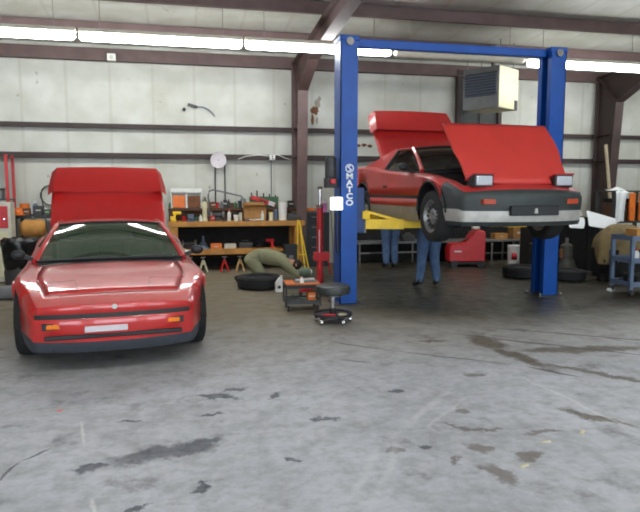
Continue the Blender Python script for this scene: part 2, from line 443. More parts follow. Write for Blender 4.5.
# ------------------------------------------------------------------ the cars
WT = [(0, .66), (.15, .715), (.35, .765), (.52, .805), (.66, .852), (.9, .868), (1.3, .85), (2.0, .85), (2.6, .862), (3.25, .875), (3.7, .86), (4.0, .82), (4.1, .80)]
ZC = [(.0, .555), (.085, .588), (.26, .645), (.7, .735), (1.25, .812), (1.4, .83), (2.6, .90), (2.8, .938), (3.5, .962), (3.9, .955), (4.0, .935)]
ZE = [(.0, .53), (.085, .556), (.26, .610), (.5, .665), (.88, .735), (1.25, .772), (1.6, .79), (2.6, .86), (2.9, .90), (3.3, .925), (3.9, .92), (4.0, .90)]
VF, VR, AR, AZ = .88, 3.25, .365, .315
def Wd(v): return smooth_tab(WT, v)
def sweep(u, v):
    q = (abs(u)/.85)**2.4
    return .27*q*max(0, 1-v/.95) - .14*q*max(0, min(1, (v-3.3)/.7))
def car(name, label, cat, loc, rz, lifted):
    hs, he = (.87, .88) if lifted else (.80, .807)
    ls, le = .845, .857
    t = thing(name, label, cat, loc, rz)
    RED = 'red_dull' if lifted else 'red'
    F = sorted({0, .12, .25, .38, .5, .62, .72, hs, he, ls, le, .91, .96, 1.0})
    FU = [-f for f in F[:0:-1]]+F
    FR = [(.07, .17), (.035, .22), (.022, .272), (.018, .34), (.0, .44), (.003, .49), (.014, .525), (.026, .54), (.04, .556)]
    if not lifted: FR = [(.07, .17), (.035, .22), (.022, .268), (.016, .33), (.0, .40), (.003, .44), (.012, .468), (.018, .485), (.028, .505)]
    RR = [(4.0, .905), (4.03, .86), (4.06, .70), (4.07, .60), (4.07, .50), (4.065, .46), (4.06, .36), (4.04, .30), (3.98, .20)]
    top = [.062, .085, .11, .16, .21, .263, .27, .36, .47, .60, .74, .88, 1.0, 1.1, 1.193, 1.2, 1.25, 1.3, 1.5, 1.75, 2.0, 2.3, 2.5, 2.66, 2.78, 2.79, 2.9, 3.05, 3.2, 3.35, 3.5, 3.7, 3.89, 3.90, 3.97]
    arch = []
    for va in (VF, VR):
        for d in (180, 165, 150, 135, 120, 105, 90, 75, 60, 45, 30, 15, 0): arch.append(va+AR*math.cos(R(d)))
    vs = sorted(set(round(v, 4) for v in top+arch))
    def Wx(v): return Wd(v)+(.125*max(0, 1-v/.6) if lifted else 0)
    def zbot(v, side):
        for va in (VF, VR):
            d = v-va
            if abs(abs(d)-AR) < 1e-3:
                inside = (side > 0) == (d < 0)
                return AZ if inside else .17
            if abs(d) < AR: return AZ+math.sqrt(AR*AR-d*d)
        return .17 if v < 3.7 else .20
    def ptop(v, f):
        w = Wx(v)-.055; u = f*w; a = smooth_tab(ZC, v); e = smooth_tab(ZE, v)
        z = a+(e-a)*abs(f)**2.3
        return Vector((u, v+sweep(u, v)+.07*abs(f)**4*max(0, 1-abs(v-1.2)/.3), z))
    def pside(v, z, ze, s):
        w = Wx(v)
        if z >= ze-1e-4: u = w-.055
        elif z >= ze-.032: u = w-.014
        else: u = w*lerp_tab([(.17, .955), (.22, .972), (.30, .995), (.46, 1.0), (.5, 1.0), (.62, .992), (.75, .975)], z)
        return Vector((s*u, v+sweep(u, v), z))
    parts = {}
    def quad(part, mi, *p):
        q = []
        for x in p:
            if all((x-y).length > 1e-4 for y in q): q.append(x)
        if len(q) >= 3: parts.setdefault(part, MB()).face(q, mi)
    # nose
    def pfront(k, f):
        v, z = FR[k]; w = Wx(v)-.055+ (0.03 if k < 6 else 0.015)
        u = f*w
        return Vector((u, v+sweep(u, v), z-.012*abs(f)**2.3*(k > 5)))
    for k in range(8):
        for f0, f1 in zip(FU, FU[1:]):
            part, mi = 'bumper_cover', 0
            if lifted: part, mi = ('lower_bumper', 0) if 1 <= k <= 3 and k < 3 else (('bumper_cover', 0))
            else:
                if k < 2: part = 'chin_spoiler'
                elif k >= 6: part = 'nose_trim'
            quad(part, mi, pfront(k, f0), pfront(k, f1), pfront(k+1, f1), pfront(k+1, f0))
    for f0, f1 in zip(FU, FU[1:]):
        quad('bumper_cover' if lifted else 'body_shell', 0, pfront(8, f0), pfront(8, f1), ptop(vs[0], f1), ptop(vs[0], f0))
    # top
    for v0, v1 in zip(vs, vs[1:]):
        for f0, f1 in zip(FU, FU[1:]):
            fm = abs(f0+f1)/2; vm = (v0+v1)/2
            part = 'body_shell'
            if .263 < vm < .27 and fm < he or 1.193 < vm < 1.2 and fm < he or (.263 < vm < 1.2 and hs < fm < he): continue
            if 2.78 < vm < 2.79 and fm < le or 3.89 < vm < 3.9 and fm < le or (2.78 < vm < 3.9 and ls < fm < le): continue
            if .27 < vm < 1.193 and fm < hs: part = 'hood'
            elif 2.79 < vm < 3.89 and fm < ls: part = 'engine_lid'
            elif 1.2 < vm < 1.3 and fm < .86: part = 'cowl_panel'
            elif 1.3 < vm < 2.66 and fm < .91: continue
            quad(part, 0, ptop(v0, f0), ptop(v0, f1), ptop(v1, f1), ptop(v1, f0))
    # rear
    def prear(k, f):
        v, z = RR[k]; w = Wd(v)-.055+(.02 if k > 1 else 0); u = f*w
        return Vector((u, v+sweep(u, v), z-.015*abs(f)**2.3*(k < 2)))
    for f0, f1 in zip(FU, FU[1:]):
        quad('body_shell', 0, ptop(vs[-1], f0), ptop(vs[-1], f1), prear(0, f1), prear(0, f0))
        for k in range(8):
            part = 'tail_panel' if 1 <= k <= 2 else ('rear_bumper' if k >= 3 else 'body_shell')
            quad(part, 0, prear(k, f0), prear(k, f1), prear(k+1, f1), prear(k+1, f0))
    # sides
    LV = [.17, .22, .30, .36, .46, .50, .62]
    for s in (-1, 1):
        cols = [[pfront(k, s) for k in range(9)]]; cv = [0.0]
        for v in vs:
            ze = ptop(v, 1).z
            sides = (-1, 1) if any(abs(abs(v-va)-AR) < 1e-3 for va in (VF, VR)) else (1,)
            for sd in sides:
                zb = zbot(v, sd)
                lv = [min(max(l, zb), ze-.032) for l in LV]+[max(ze-.032, zb), ze]
                cols.append([pside(v, z, ze, s) for z in lv]); cv.append(v)
        cols.append([prear(k, s) for k in range(8, -1, -1)]); cv.append(4.06)
        for (a, va_), (b, vb_) in zip(zip(cols, cv), zip(cols[1:], cv[1:])):
            vm = (va_+vb_)/2
            for k in range(8):
                part = 'body_shell'
                if lifted:
                    if vm < VF-AR+.02: part = 'bumper_cover' if k >= 3 or k == 0 else 'lower_bumper'
                    elif k < 3: part = 'side_cladding'
                    elif k == 4: part = 'side_moulding'
                else:
                    if k == 0 or (k == 1 and vm < .5): part = 'chin_spoiler' if vm < .52 else 'side_cladding'
                    elif vm < .36: part = 'nose_trim' if k == 6 and vm < .05 else 'bumper_cover'
                    elif k == 4: part = 'side_moulding'
                quad(part+('' if not part.startswith('side') else '|%d' % s), 0, a[k], b[k], b[k+1], a[k+1])
    pm = dict(body_shell=RED, bumper_cover='bumper' if lifted else RED, lower_bumper='silver', chin_spoiler='lip', nose_trim='black', hood='red_hood' if lifted else RED,
              engine_lid=RED, cowl_panel='black', tail_panel='black', rear_bumper='bumper' if lifted else RED, side_cladding='cladding' if lifted else 'lip', side_moulding='black')
    out = {}
    for p, mb in parts.items():
        p = p.split('|')[0]
        if p in ('hood', 'engine_lid'):
            h = Vector((0, .27, smooth_tab(ZC, .27)-.03)) if p == 'hood' else Vector((0, 2.79, smooth_tab(ZC, 2.79)-.02))
            for v in mb.bm.verts: v.co -= h
            ang = (R(41) if lifted else 0) if p == 'hood' else R(46)
            out[p] = mb.build(p, pm[p], t, h, (ang, 0, 0), weld=True, solid=.022)
        else:
            out[p] = mb.build(p, pm[p], t, weld=True, solid=.012 if p == 'body_shell' else 0)
    # spoiler riding on the engine lid
    lh = out['engine_lid'].location
    sp = MB()
    rows = []
    for f in (-1, -.9, -.6, -.3, 0, .3, .6, .9, 1):
        u0, u1 = f*.735, f*.69
        dz = .085 if abs(f) < .95 else .0
        zb = .965-.02*f*f
        rows.append([Vector((u0, 3.46+.03*f*f, zb+dz+.010))-lh, Vector((u0*.99, 3.60, zb+dz+.045))-lh, Vector((u1, 3.86, zb+dz+.06))-lh, Vector((u1, 3.88, zb+dz+.02))-lh, Vector((u0*.99, 3.60, zb+dz))-lh, Vector((u0, 3.46+.03*f*f, zb+dz+.010))-lh])
    sp.grid(rows)
    for f in (-1, 1): sp.box(f*.60-.03, f*.60+.03, 3.6-lh.y, 3.8-lh.y, -.02, .10)
    sp.build('spoiler', RED, out['engine_lid'], weld=True)
    # glass house
    ws = []
    for j in range(7):
        q = j/6; row = []
        for i in range(13):
            f = (i-6)/6
            b0 = Vector((f*.715, 1.27+.09*f*f, .828-.022*f*f)); b1 = Vector((f*.545, 1.95+.09*f*f, 1.165-.032*f*f))
            p = b0.lerp(b1, q); p.z += .022*math.sin(q*math.pi); row.append(p)
        ws.append(row)
    MB().grid(ws).build('windshield', 'glass_clear' if lifted else 'glass', t)
    edge = MB()
    for i, w in ((0, .02), (6, .018)):
        edge.tube([p+Vector((0, -.004, .004)) for p in ws[i]], w*.7, 6)
    edge.build('windshield_seal', 'black', t)
    MB().grid([[Vector((f*.545*(1+.03*q), (1.95+.09*f*f)*(1-q)+2.62*q, 1.168-.034*f*f+.026*math.sin(q*2.6))) for f in [(i-6)/6 for i in range(13)]] for q in [j/6 for j in range(7)]]).build('roof', RED, t, solid=.02)
    for s in (-1, 1):
        MB().tube([ws[j][-1 if s > 0 else 0]+Vector((s*.006, .012, .0)) for j in range(7)], [.034, .031, .029, .028, .027, .027, .03], 8).build('windshield_pillar', RED, t)
        MB().grid([[Vector((s*.745, 1.40, .795)), Vector((s*.765, 1.9, .825)), Vector((s*.775, 2.48, .86))],
                   [Vector((s*.665, 1.74, .985)), Vector((s*.665, 2.05, 1.0)), Vector((s*.675, 2.48, 1.0))],
                   [Vector((s*.572, 2.06, 1.125)), Vector((s*.574, 2.26, 1.132)), Vector((s*.578, 2.48, 1.132))]]).build('side_window', 'glass_clear', t)
        MB().tube([(s*.752, 1.40, .79), (s*.772, 1.9, .82), (s*.782, 2.48, .856)], .012, 6).build('window_seal', 'black', t)
        MB().tube([(s*.785, 2.48, .86), (s*.68, 2.48, 1.0), (s*.578, 2.48, 1.135)], .022, 6).build('door_pillar', 'black', t)
        MB().prism([(s*.79, 2.47, .855), (s*.59, 2.47, 1.14), (s*.575, 2.64, 1.165), (s*.77, 3.45, .925)], (-s*.06, 0, 0)).build('sail_panel', RED, t, bevel=.01)
        # mirror on the door
        mp = MB().ball((s*.90, 1.56, .865), (.07, .045, .05), 10)
        mp.bar((s*.76, 1.58, .81), (s*.86, 1.57, .85), .05, .04)
        mp.build('door_mirror', 'black', t)
        MB().box(s*.858-.006, s*.858+.006, 2.28, 2.40, .60, .635).build('door_handle', 'black', t)
        # wheel wells
        for va in (VF, VR):
            MB().grid([[Vector((s*u, va+(AR+.0)*math.cos(R(a)), max(.2, AZ+(AR+.0)*math.sin(R(a))))) for u in (.52, .835)] for a in range(0, 181, 15)]).build('wheel_well', 'dark', t)
        MB().tube([Vector((s*(Wd(VF+AR*math.cos(R(a)))*.995), VF+AR*math.cos(R(a))+sweep(.85, VF+AR*math.cos(R(a))), AZ+AR*math.sin(R(a)))) for a in range(0, 181, 12)], .014, 6).build('arch_lip', 'black' if lifted else RED, t)
        MB().tube([Vector((s*(Wd(VR+AR*math.cos(R(a)))*.995), VR+AR*math.cos(R(a)), AZ+AR*math.sin(R(a)))) for a in range(0, 181, 12)], .014, 6).build('arch_lip', 'black' if lifted else RED, t)
    MB().grid([[Vector((u, 2.60, .86)) for u in (-.60, 0, .60)], [Vector((u, 2.625, 1.15)) for u in (-.54, 0, .54)]]).build('rear_window', 'glass', t)
    # inside
    MB().box(-.70, .70, 1.30, 2.60, .24, .27).box(-.66, .66, 2.57, 2.60, .27, .86).box(-.70, .70, 1.27, 1.30, .27, .80).box(-.70, .70, 1.30, 1.62, .62, .78).build('cabin_tub', 'seat', t)
    for s in (-1, 1):
        MB().box(s*.36-.24, s*.36+.24, 1.85, 2.35, .28, .45).box(s*.36-.23, s*.36+.23, 2.30, 2.46, .40, .95).box(s*.36-.12, s*.36+.12, 2.34, 2.44, .95, 1.08).build('car_seat', 'seat', t, bevel=.03)
    sw = MB(); ctr = Vector((.36, 1.72, .80))
    sw.tube([ctr+Vector((.18*math.cos(R(a)), -.06*math.sin(R(a)), .17*math.sin(R(a)))) for a in range(0, 361, 20)], .014, 6, cap=False)
    sw.bar(ctr+Vector((-.17, 0, 0)), ctr+Vector((.17, 0, 0)), .03, .02)
    sw.build('steering_wheel', 'black', t)
    MB().box(-.50, .50, .12, 1.27, .19, .23).box(-.62, .62, 1.27, 2.55, .17, .22).box(-.62, .62, 3.62, 3.98, .22, .26).box(-.64, .64, .28, 1.18, .50, .53).build('underbody', 'dark', t)
    # lamps, badge, wipers
    for s in (-1, 1):
        y0 = sweep(.50, 0)
        if lifted:
            MB().box(s*.50-.10, s*.50+.10, y0-.014, y0+.05, .415, .47).build('turn_signal', 'orange_lens', t, rot=(0, 0, 0), bevel=.006)
        else:
            MB().box(s*.45-.12, s*.45+.12, y0-.006, y0+.05, .375, .43).build('lamp_recess', 'black', t, bevel=.006)
            MB().box(s*.45-.085, s*.45+.085, y0-.02, y0+.05, .383, .422).build('turn_signal', 'amber', t, bevel=.005)
    if lifted:
        g = MB()
        g.box(-.30, .30, -.012, .05, .29, .40)
        g.build('air_intake', 'black', t, bevel=.01)
        MB().prism([(-.02, -.028, .315), (.02, -.028, .315), (.012, -.028, .37), (-.012, -.028, .37)], (0, .02, 0)).build('badge', 'silver', t)
        for s in (-1, 1):
            p = thing('headlamp_pod', '', ''); del p['label'], p['category']
            p.parent = t; p.location = (s*.515, .19+sweep(.52, .2), .60)
            MB().prism([(-.12, -.035, .0), (-.12, .13, .0), (-.12, .13, .05), (-.12, .02, .145), (-.12, -.04, .145)], (.24, 0, 0)).build('pod_case', 'black', p, bevel=.008)
            MB().prism([(-.13, -.05, .146), (-.13, -.05, .162), (-.13, .16, .085), (-.13, .16, .07)], (.26, 0, 0)).build('pod_lid', RED, p, bevel=.004)
            MB().box(-.10, .10, -.058, -.03, .022, .128).build('headlamp', 'lens', p, bevel=.012)
    else:
        MB().box(-.24, .10, -.014, .03, .355, .405).build('plate_reflection', 'plate', t, bevel=.006)  # whitish reflection at the licence area, painted as a pale block
        MB().box(-.55, .55, .012, .05, .298, .335).build('air_intake', 'black', t, bevel=.01)
        MB().cyl((0, .062, .545), (0, .036, .553), .022, n=14).build('badge', 'silver', t)
        for s in (-1, 1):
            pp = [ptop(.30, s*.42), ptop(.30, s*.78), ptop(.58, s*.78), ptop(.58, s*.42), ptop(.30, s*.42)]
            pp = [q+Vector((0, 0, .001)) for q in pp]
            MB().tube(pp, .0022, 5).build('headlamp_door_seam', 'black', t)
    wp = MB()
    for x0, x1 in ((-.40, .08), (.12, .60)):
        wp.bar((x0, 1.255, .838), (x1, 1.275+.05, .848), .018, .014)
    wp.build('wiper', 'black', t)
    for s in (-1, 1):
        MB().box(s*.62-.16, s*.62+.16, 4.02, 4.05, .66, .80).build('tail_lamp', 'orange_lens', t)
    # wheels
    drop = -.055 if lifted else 0
    for va in (VF, VR):
        for s in (-1, 1):
            tyre = MB().lathe([(.20, -.095), (.275, -.10), (.302, -.085), (.31, -.05), (.312, 0), (.31, .05), (.302, .085), (.275, .10), (.20, .095), (.19, 0), (.20, -.095)], 40, axis='x')
            tr = tyre.build('tyre', 'rubber', t, (s*.745, va, .312+drop), ang=50)
            rm = MB(); q = s
            rm.lathe([(.205, -.09*q), (.205, .06*q), (.20, .088*q), (.19, .088*q), (.178, .06*q), (.172, .045*q), (.09, .052*q), (.05, .062*q), (.045, .085*q), (0, .085*q)], 40, axis='x')
            rm.build('rim', 'rim', tr, ang=30)
            hl = MB()
            for k in range(14):
                a = 2*math.pi*k/14
                hl.bar((.056*q, .10*math.cos(a), .10*math.sin(a)), (.056*q, .155*math.cos(a), .155*math.sin(a)), .022, .018, up=(1, 0, 0))
            hl.build('rim_slot', 'darkgrey', tr)
    return t
car('sports_car', 'red wedge-nosed sports car parked on the floor with its hood closed', 'car', (-.52, 5.33, 0), R(6), False)
car('sports_car', 'red sports car raised on the blue hoist, hood and headlamps up', 'car', (3.84, 6.12, .95), R(2.5), True)

# ------------------------------------------------------------------ two-post hoist
def hoist():
    t = thing('two_post_lift', 'blue two-post car hoist with yellow arms, holding up a red car', 'car lift', (0, 0, 0))
    HY = 8.0
    for X, s in ((2.20, 1), (5.20, -1)):
        # C-channel post, open towards the other post
        MB().box(X-s*.12, X-s*.108, HY-.16, HY+.16, .02, 3.41).box(min(X-s*.12, X+s*.11), max(X-s*.12, X+s*.11), HY-.16, HY-.148, .02, 3.41).box(
            min(X-s*.12, X+s*.11), max(X-s*.12, X+s*.11), HY+.148, HY+.16, .02, 3.41).box(min(X+s*.098, X+s*.11), max(X+s*.098, X+s*.11), HY-.148, HY-.07, .02, 3.41).box(
            min(X+s*.098, X+s*.11), max(X+s*.098, X+s*.11), HY+.07, HY+.148, .02, 3.41).build('post', 'blue', t)
        MB().box(X-.20, X+.20, HY-.20, HY+.20, 0, .015).build('base_plate', 'darkgrey', t)
        for dx in (-.165, .165):
            for dy in (-.18, .18): MB().cyl((X+dx, HY+dy, .02), (X+dx, HY+dy, .05), .016, n=8).build('anchor_bolt', 'steel', t)
        MB().box(X-.13, X+.13, HY-.17, HY+.17, 3.41, 3.48).build('post_cap', 'blue', t, bevel=.01)
        MB().cyl((X, HY-.19, 3.40), (X, HY-.16, 3.40), .05, n=16).build('cable_pulley', 'steel', t)
        # sliding carriage and its two arms
        MB().box(min(X+s*.10, X+s*.22), max(X+s*.10, X+s*.22), HY-.13, HY+.13, .95, 1.55).build('carriage', 'blue_dark', t, bevel=.008)
        for (ex, ey), L in (((.92, -.22), 1), ((.80, 1.05), 1)):
            p0 = Vector((X+s*.24, HY-.1 if ey < 0 else HY+.08, 1.07)); p1 = Vector((X+s*(.14+ex), HY+ey, 1.065))
            a = MB().bar(p0, p0.lerp(p1, .62), .115, .13).bar(p0.lerp(p1, .5), p1, .085, .10)
            arm = a.build('lift_arm', 'yellow', t, bevel=.006)
            MB().cyl((p0.x, p0.y, .955), (p0.x, p0.y, 1.25), .022, n=12).build('hinge_pin', 'steel', arm)
            MB().box(p0.x-.05, p0.x+.05, p0.y-.06, p0.y+.06, 1.135, 1.245).build('arm_bracket', 'yellow', arm, bevel=.005)
            d = (p1-p0)
            MB().bar(p0+Vector((0, 0, .17)), p0+d*.52+Vector((0, 0, .055)), .03, .035).build('arm_brace', 'yellow', arm)
            MB().cyl((p1.x, p1.y, 1.0), (p1.x, p1.y, 1.135), .055, n=18).build('lift_pad', 'black', arm)
    # overhead beam
    MB().box(2.32, 5.08, HY-.05, HY+.05, 3.36, 3.47).build('overhead_beam', 'blue', t, bevel=.01)
    # lettering down the face of the first post
    y = HY-.163
    for i, ch in enumerate('MATCO'):
        cu = bpy.data.curves.new('letter', 'FONT'); cu.body = ch; cu.size = .118; cu.extrude = .002; cu.offset = .004
        cu.align_x = 'CENTER'
        o = bpy.data.objects.new('letter', cu); COL.objects.link(o)
        bpy.context.view_layer.update()
        me = bpy.data.meshes.new_from_object(o.evaluated_get(bpy.context.evaluated_depsgraph_get()))
        bpy.data.objects.remove(o)
        l = bpy.data.objects.new('letter_'+ch.lower(), me) if False else bpy.data.objects.new('lettering', me)
        COL.objects.link(l); l.parent = t; me.materials.clear(); me.materials.append(M['letter'])
        l.location = (2.205, y, 1.665-.086*i); l.rotation_euler = (R(90), 0, 0); l.scale = (1.05, .86, 1)
    lg = MB()
    lg.lathe([(.044, -.002), (.056, -.002), (.056, .002), (.044, .002), (.044, -.002)], 28, axis='y', c=(2.205, y, 1.80))
    for a, b in (((-.026, .02), (.012, .034)), ((-.026, .02), (.026, -.02)), ((.026, -.02), (-.012, -.034))):
        lg.bar((2.205+a[0], y, 1.80+a[1]), (2.205+b[0], y, 1.80+b[1]), .014, .004, up=(0, 1, 0))
    lg.build('round_emblem', 'letter', t)
    # power unit on the outside of the first post
    MB().cyl((1.985, HY-.02, 1.68), (1.985, HY-.02, 1.95), .075, n=20).build('motor', 'darkgrey', t, bevel=.01)
    MB().box(1.91, 2.06, HY-.10, HY+.06, 1.55, 1.68).build('pump_block', 'black', t, bevel=.008)
    MB().box(1.955, 2.02, HY-.16, HY-.10, 1.60, 1.66).build('control_button', 'jackred', t, bevel=.008)
    MB().tube([(2.03, HY-.12, 1.22), (2.02, HY-.15, .95), (2.04, HY-.15, .7), (2.08, HY-.12, .72), (2.075, HY-.13, 1.1), (2.08, HY-.1, 1.35)], .012, 6).build('hydraulic_hose', 'black', t)
    return t
hoist()
wl = thing('work_lamp', 'bright lit white square work lamp on the lettered blue post', 'lamp', (2.02, 7.80, 1.345))
MB().box(-.085, .085, .0, .035, -.085, .085).build('housing', 'white', wl, bevel=.02)
MB().box(-.078, .078, -.016, .0, -.078, .078).build('lens', 'lampglow', wl, bevel=.02)
MB().tube([(0, .03, .0), (.02, .035, .03), (.06, .036, .05)], .01, 6).build('bracket', 'darkgrey', wl)

# ------------------------------------------------------------------ people
def skin_mesh(verts, edges, radii, root=0, sub=2):
    me = bpy.data.meshes.new('sk'); me.from_pydata([tuple(v) for v in verts], edges, [])
    o = bpy.data.objects.new('sk', me); COL.objects.link(o)
    k = o.modifiers.new('skin', 'SKIN'); k.use_smooth_shade = True
    for i, sv in enumerate(me.skin_vertices[0].data):
        r = radii[i]; sv.radius = r if isinstance(r, tuple) else (r, r); sv.use_root = (i == root)
    s = o.modifiers.new('s', 'SUBSURF'); s.levels = sub; s.render_levels = sub
    bpy.context.view_layer.update()
    m2 = bpy.data.meshes.new_from_object(o.evaluated_get(bpy.context.evaluated_depsgraph_get()))
    bpy.data.objects.remove(o); bpy.data.meshes.remove(me)
    return m2
def chainmesh(chains, sub=2, root=0):
    V, E, Rr = [], [], []; idx = {}
    for ch in chains:
        prev = None
        for p, r in ch:
            key = tuple(round(c, 4) for c in p)
            if key not in idx: idx[key] = len(V); V.append(Vector(p)); Rr.append(r)
            if prev is not None: E.append((prev, idx[key]))
            prev = idx[key]
    return skin_mesh(V, E, Rr, root, sub)
def addmesh(name, meshes, m, parent):
    bm = bmesh.new()
    for x in meshes: bm.from_mesh(x)
    me = bpy.data.meshes.new(name); bm.to_mesh(me); bm.free()
    for p in me.polygons: p.use_smooth = True
    me.materials.append(M[m])
    o = bpy.data.objects.new(name, me); COL.objects.link(o); o.parent = parent
    return o
def person(label, loc, rz, J, cloth, legs, pose_hand=(0, 0, -1)):
    """J: joints in person space (x right, y forward). Body is one mesh; clothes, hair and boots are children."""
    t = thing('person', label, 'person', loc, rz)
    v = {k: Vector(p) for k, p in J.items()}
    for s in 'lr':
        v['th'+s] = v['hip'+s].lerp(v['kn'+s], .5); v['ca'+s] = v['kn'+s].lerp(v['an'+s], .35)
    up = (v['head']-v['neck']).normalized()
    face = Vector(J['face']).normalized()
    core = [[(v['pel'], .125), (v['waist'], .12), (v['chest'], .135), (v['neck'], .06), (v['neck']+up*.06, .055), (v['head'], (.082, .095)), (v['head']+up*.09, .07)]]
    ears = []
    for s in 'lr':
        core.append([(v['pel'], .125), (v['hip'+s], .10), (v['th'+s], .082), (v['kn'+s], .058), (v['ca'+s], .058), (v['an'+s], .038), (v['toe'+s], .032)])
        core.append([(v['chest'], .135), (v['sh'+s], .062), (v['el'+s], .043), (v['wr'+s], .028)])
    core_mesh = chainmesh(core); meshes = [core_mesh]
    for s in 'lr':                                              # hands: palm, four unequal bent fingers, thumb
        w = v['wr'+s]; d = (w-v['el'+s]).normalized()
        side = d.cross(Vector((0, 0, 1)) if abs(d.z) < .8 else Vector((0, 1, 0))).normalized(); nrm = side.cross(d).normalized()
        pc = w+d*.05
        meshes.append(chainmesh([[(w-d*.01, .024), (pc, (.036, .017)), (w+d*.085, (.036, .015))]], 2))
        for i, L in enumerate((.066, .076, .071, .055)):
            o = side*(-.03+.02*i); b = w+d*.075+o
            meshes.append(chainmesh([[(b, .009), (b+d*L*.5+nrm*.006, .0085), (b+d*L*.8+nrm*.02, .008), (b+d*L*.95+nrm*.035, .007)]], 1))
        b = w+d*.03-side*.03
        meshes.append(chainmesh([[(b, .011), (b+d*.03-side*.022+nrm*.01, .0105), (b+d*.06-side*.03+nrm*.018, .009)]], 1))
    fm = MB(); hx = face.cross(up).normalized()
    f0 = v['head']+up*.02
    fm.tube([f0+face*.085+up*.02, f0+face*.115-up*.02, f0+face*.09-up*.032], [.008, .015, .010], 8)
    for s in (-1, 1):
        fm.ball(f0+face*.082+hx*s*.033+up*.02, .012, 6)
        fm.ball(f0+hx*s*.083, (.015, .02, .03), 6)
    fm.tube([f0+face*.085-up*.06-hx*.024, f0+face*.094-up*.058, f0+face*.085-up*.06+hx*.024], .007, 6)
    fme = bpy.data.meshes.new('f'); fm.bm.to_mesh(fme); fm.bm.free(); meshes.append(fme)
    addmesh('body', meshes, 'skin', t)
    hm = MB(); hm.ball(v['head']+up*.055-face*.018, (.098, .098, .088), 12)
    hm.build('hair', 'hair', t)
    # clothes follow the body's own surface, a finger's breadth outside it
    segs = [('t', v['pel'], v['pel'].lerp(v['waist'], .7)), ('s', v['pel'].lerp(v['waist'], .7), v['chest']), ('n', v['chest'].lerp(v['neck'], .8), v['head']+up*.1), ('s', v['chest'], v['chest'].lerp(v['neck'], .8))]
    for s in 'lr':
        segs += [('t', v['pel'], v['hip'+s]), ('t', v['hip'+s], v['kn'+s]), ('t', v['kn'+s], v['an'+s].lerp(v['kn'+s], .06)), ('n', v['an'+s], v['toe'+s]),
                 ('s', v['chest'], v['sh'+s]), ('s', v['sh'+s], v['el'+s]), ('s', v['el'+s], v['el'+s].lerp(v['wr'+s], .8)), ('n', v['el'+s].lerp(v['wr'+s], .84), v['wr'+s])]
    def near(p):
        best = (9, 'n')
        for k, a, b in segs:
            d = b-a; q = max(0, min(1, (p-a).dot(d)/max(d.length_squared, 1e-9))); best = min(best, ((p-a-d*q).length, k))
        return best[1]
    for kind, nm, mm, off in (('t', 'trousers', legs, .022), ('s', 'shirt', cloth, .026)):
        bm = bmesh.new(); bm.from_mesh(core_mesh); bm.normal_update()
        bad = [f for f in bm.faces if near(f.calc_center_median()) != kind]
        mv = [(q, q.co+q.normal*off) for q in bm.verts]
        for q, c in mv: q.co = c
        bmesh.ops.delete(bm, geom=bad, context='FACES')
        cm = bpy.data.meshes.new('c'); bm.to_mesh(cm); bm.free()
        co_ = addmesh(nm, [cm], mm, t)
        k = co_.modifiers.new('thick', 'SOLIDIFY'); k.thickness = .012; k.offset = -1
    for s in 'lr':
        a, b = v['an'+s], v['toe'+s]; d = (b-a); d.normalize()
        addmesh('boot', [chainmesh([[(a+(v['kn'+s]-a).normalized()*.07, .052), (a, .05), (a+d*.09, .046), (b+d*.02, .04)], [(a, .05), (a-d*.045, .042)]])], 'shoe', t)
    return t
stand = dict(pel=(0, 0, .93), waist=(0, .01, 1.08), chest=(0, .04, 1.32), neck=(0, .07, 1.50), head=(0, .11, 1.60), face=(0, 1, -.25),
             hipl=(-.09, 0, .88), hipr=(.09, 0, .88), knl=(-.11, .03, .48), knr=(.09, .02, .48), anl=(-.17, -.02, .09), anr=(.13, -.01, .09), toel=(-.20, .13, .045), toer=(.16, .14, .045),
             shl=(-.17, .05, 1.40), shr=(.17, .05, 1.40), ell=(-.24, .10, 1.14), elr=(.24, .10, 1.14), wrl=(-.16, .30, 1.20), wrr=(.16, .30, 1.20))
person('person in blue jeans standing under the raised red car, upper body hidden', (3.84, 9.02, 0), 0, stand, 'shirt_dark', 'jeans')
s2 = dict(stand); s2.update(anl=(-.08, 0, .09), toel=(-.1, .14, .045), anr=(.09, 0, .09), toer=(.11, .14, .045), knl=(-.08, .03, .48), knr=(.08, .02, .48))
person('person in blue jeans farther back, between raised car and rear wall bench', (4.02, 11.35, 0), 0, s2, 'shirt_dark', 'jeans')
kneel = dict(pel=(-.28, 0, .40), waist=(-.14, 0, .45), chest=(.10, 0, .40), neck=(.30, .0, .33), head=(.42, 0, .285), face=(.75, 0, -.65),
             hipl=(-.30, .09, .37), hipr=(-.30, -.09, .37), knl=(-.10, .14, .08), knr=(-.10, -.12, .08), anl=(-.44, .14, .07), anr=(-.44, -.12, .07), toel=(-.55, .14, .06), toer=(-.55, -.12, .06),
             shl=(.20, .17, .36), shr=(.20, -.17, .36), ell=(.30, .22, .22), elr=(.32, -.22, .22), wrl=(.46, .18, .10), wrr=(.46, -.18, .10))
person('person in khaki clothes crouched over on the floor behind a tyre', (1.48, 10.16, 0), 0, kneel, 'khaki', 'khaki')

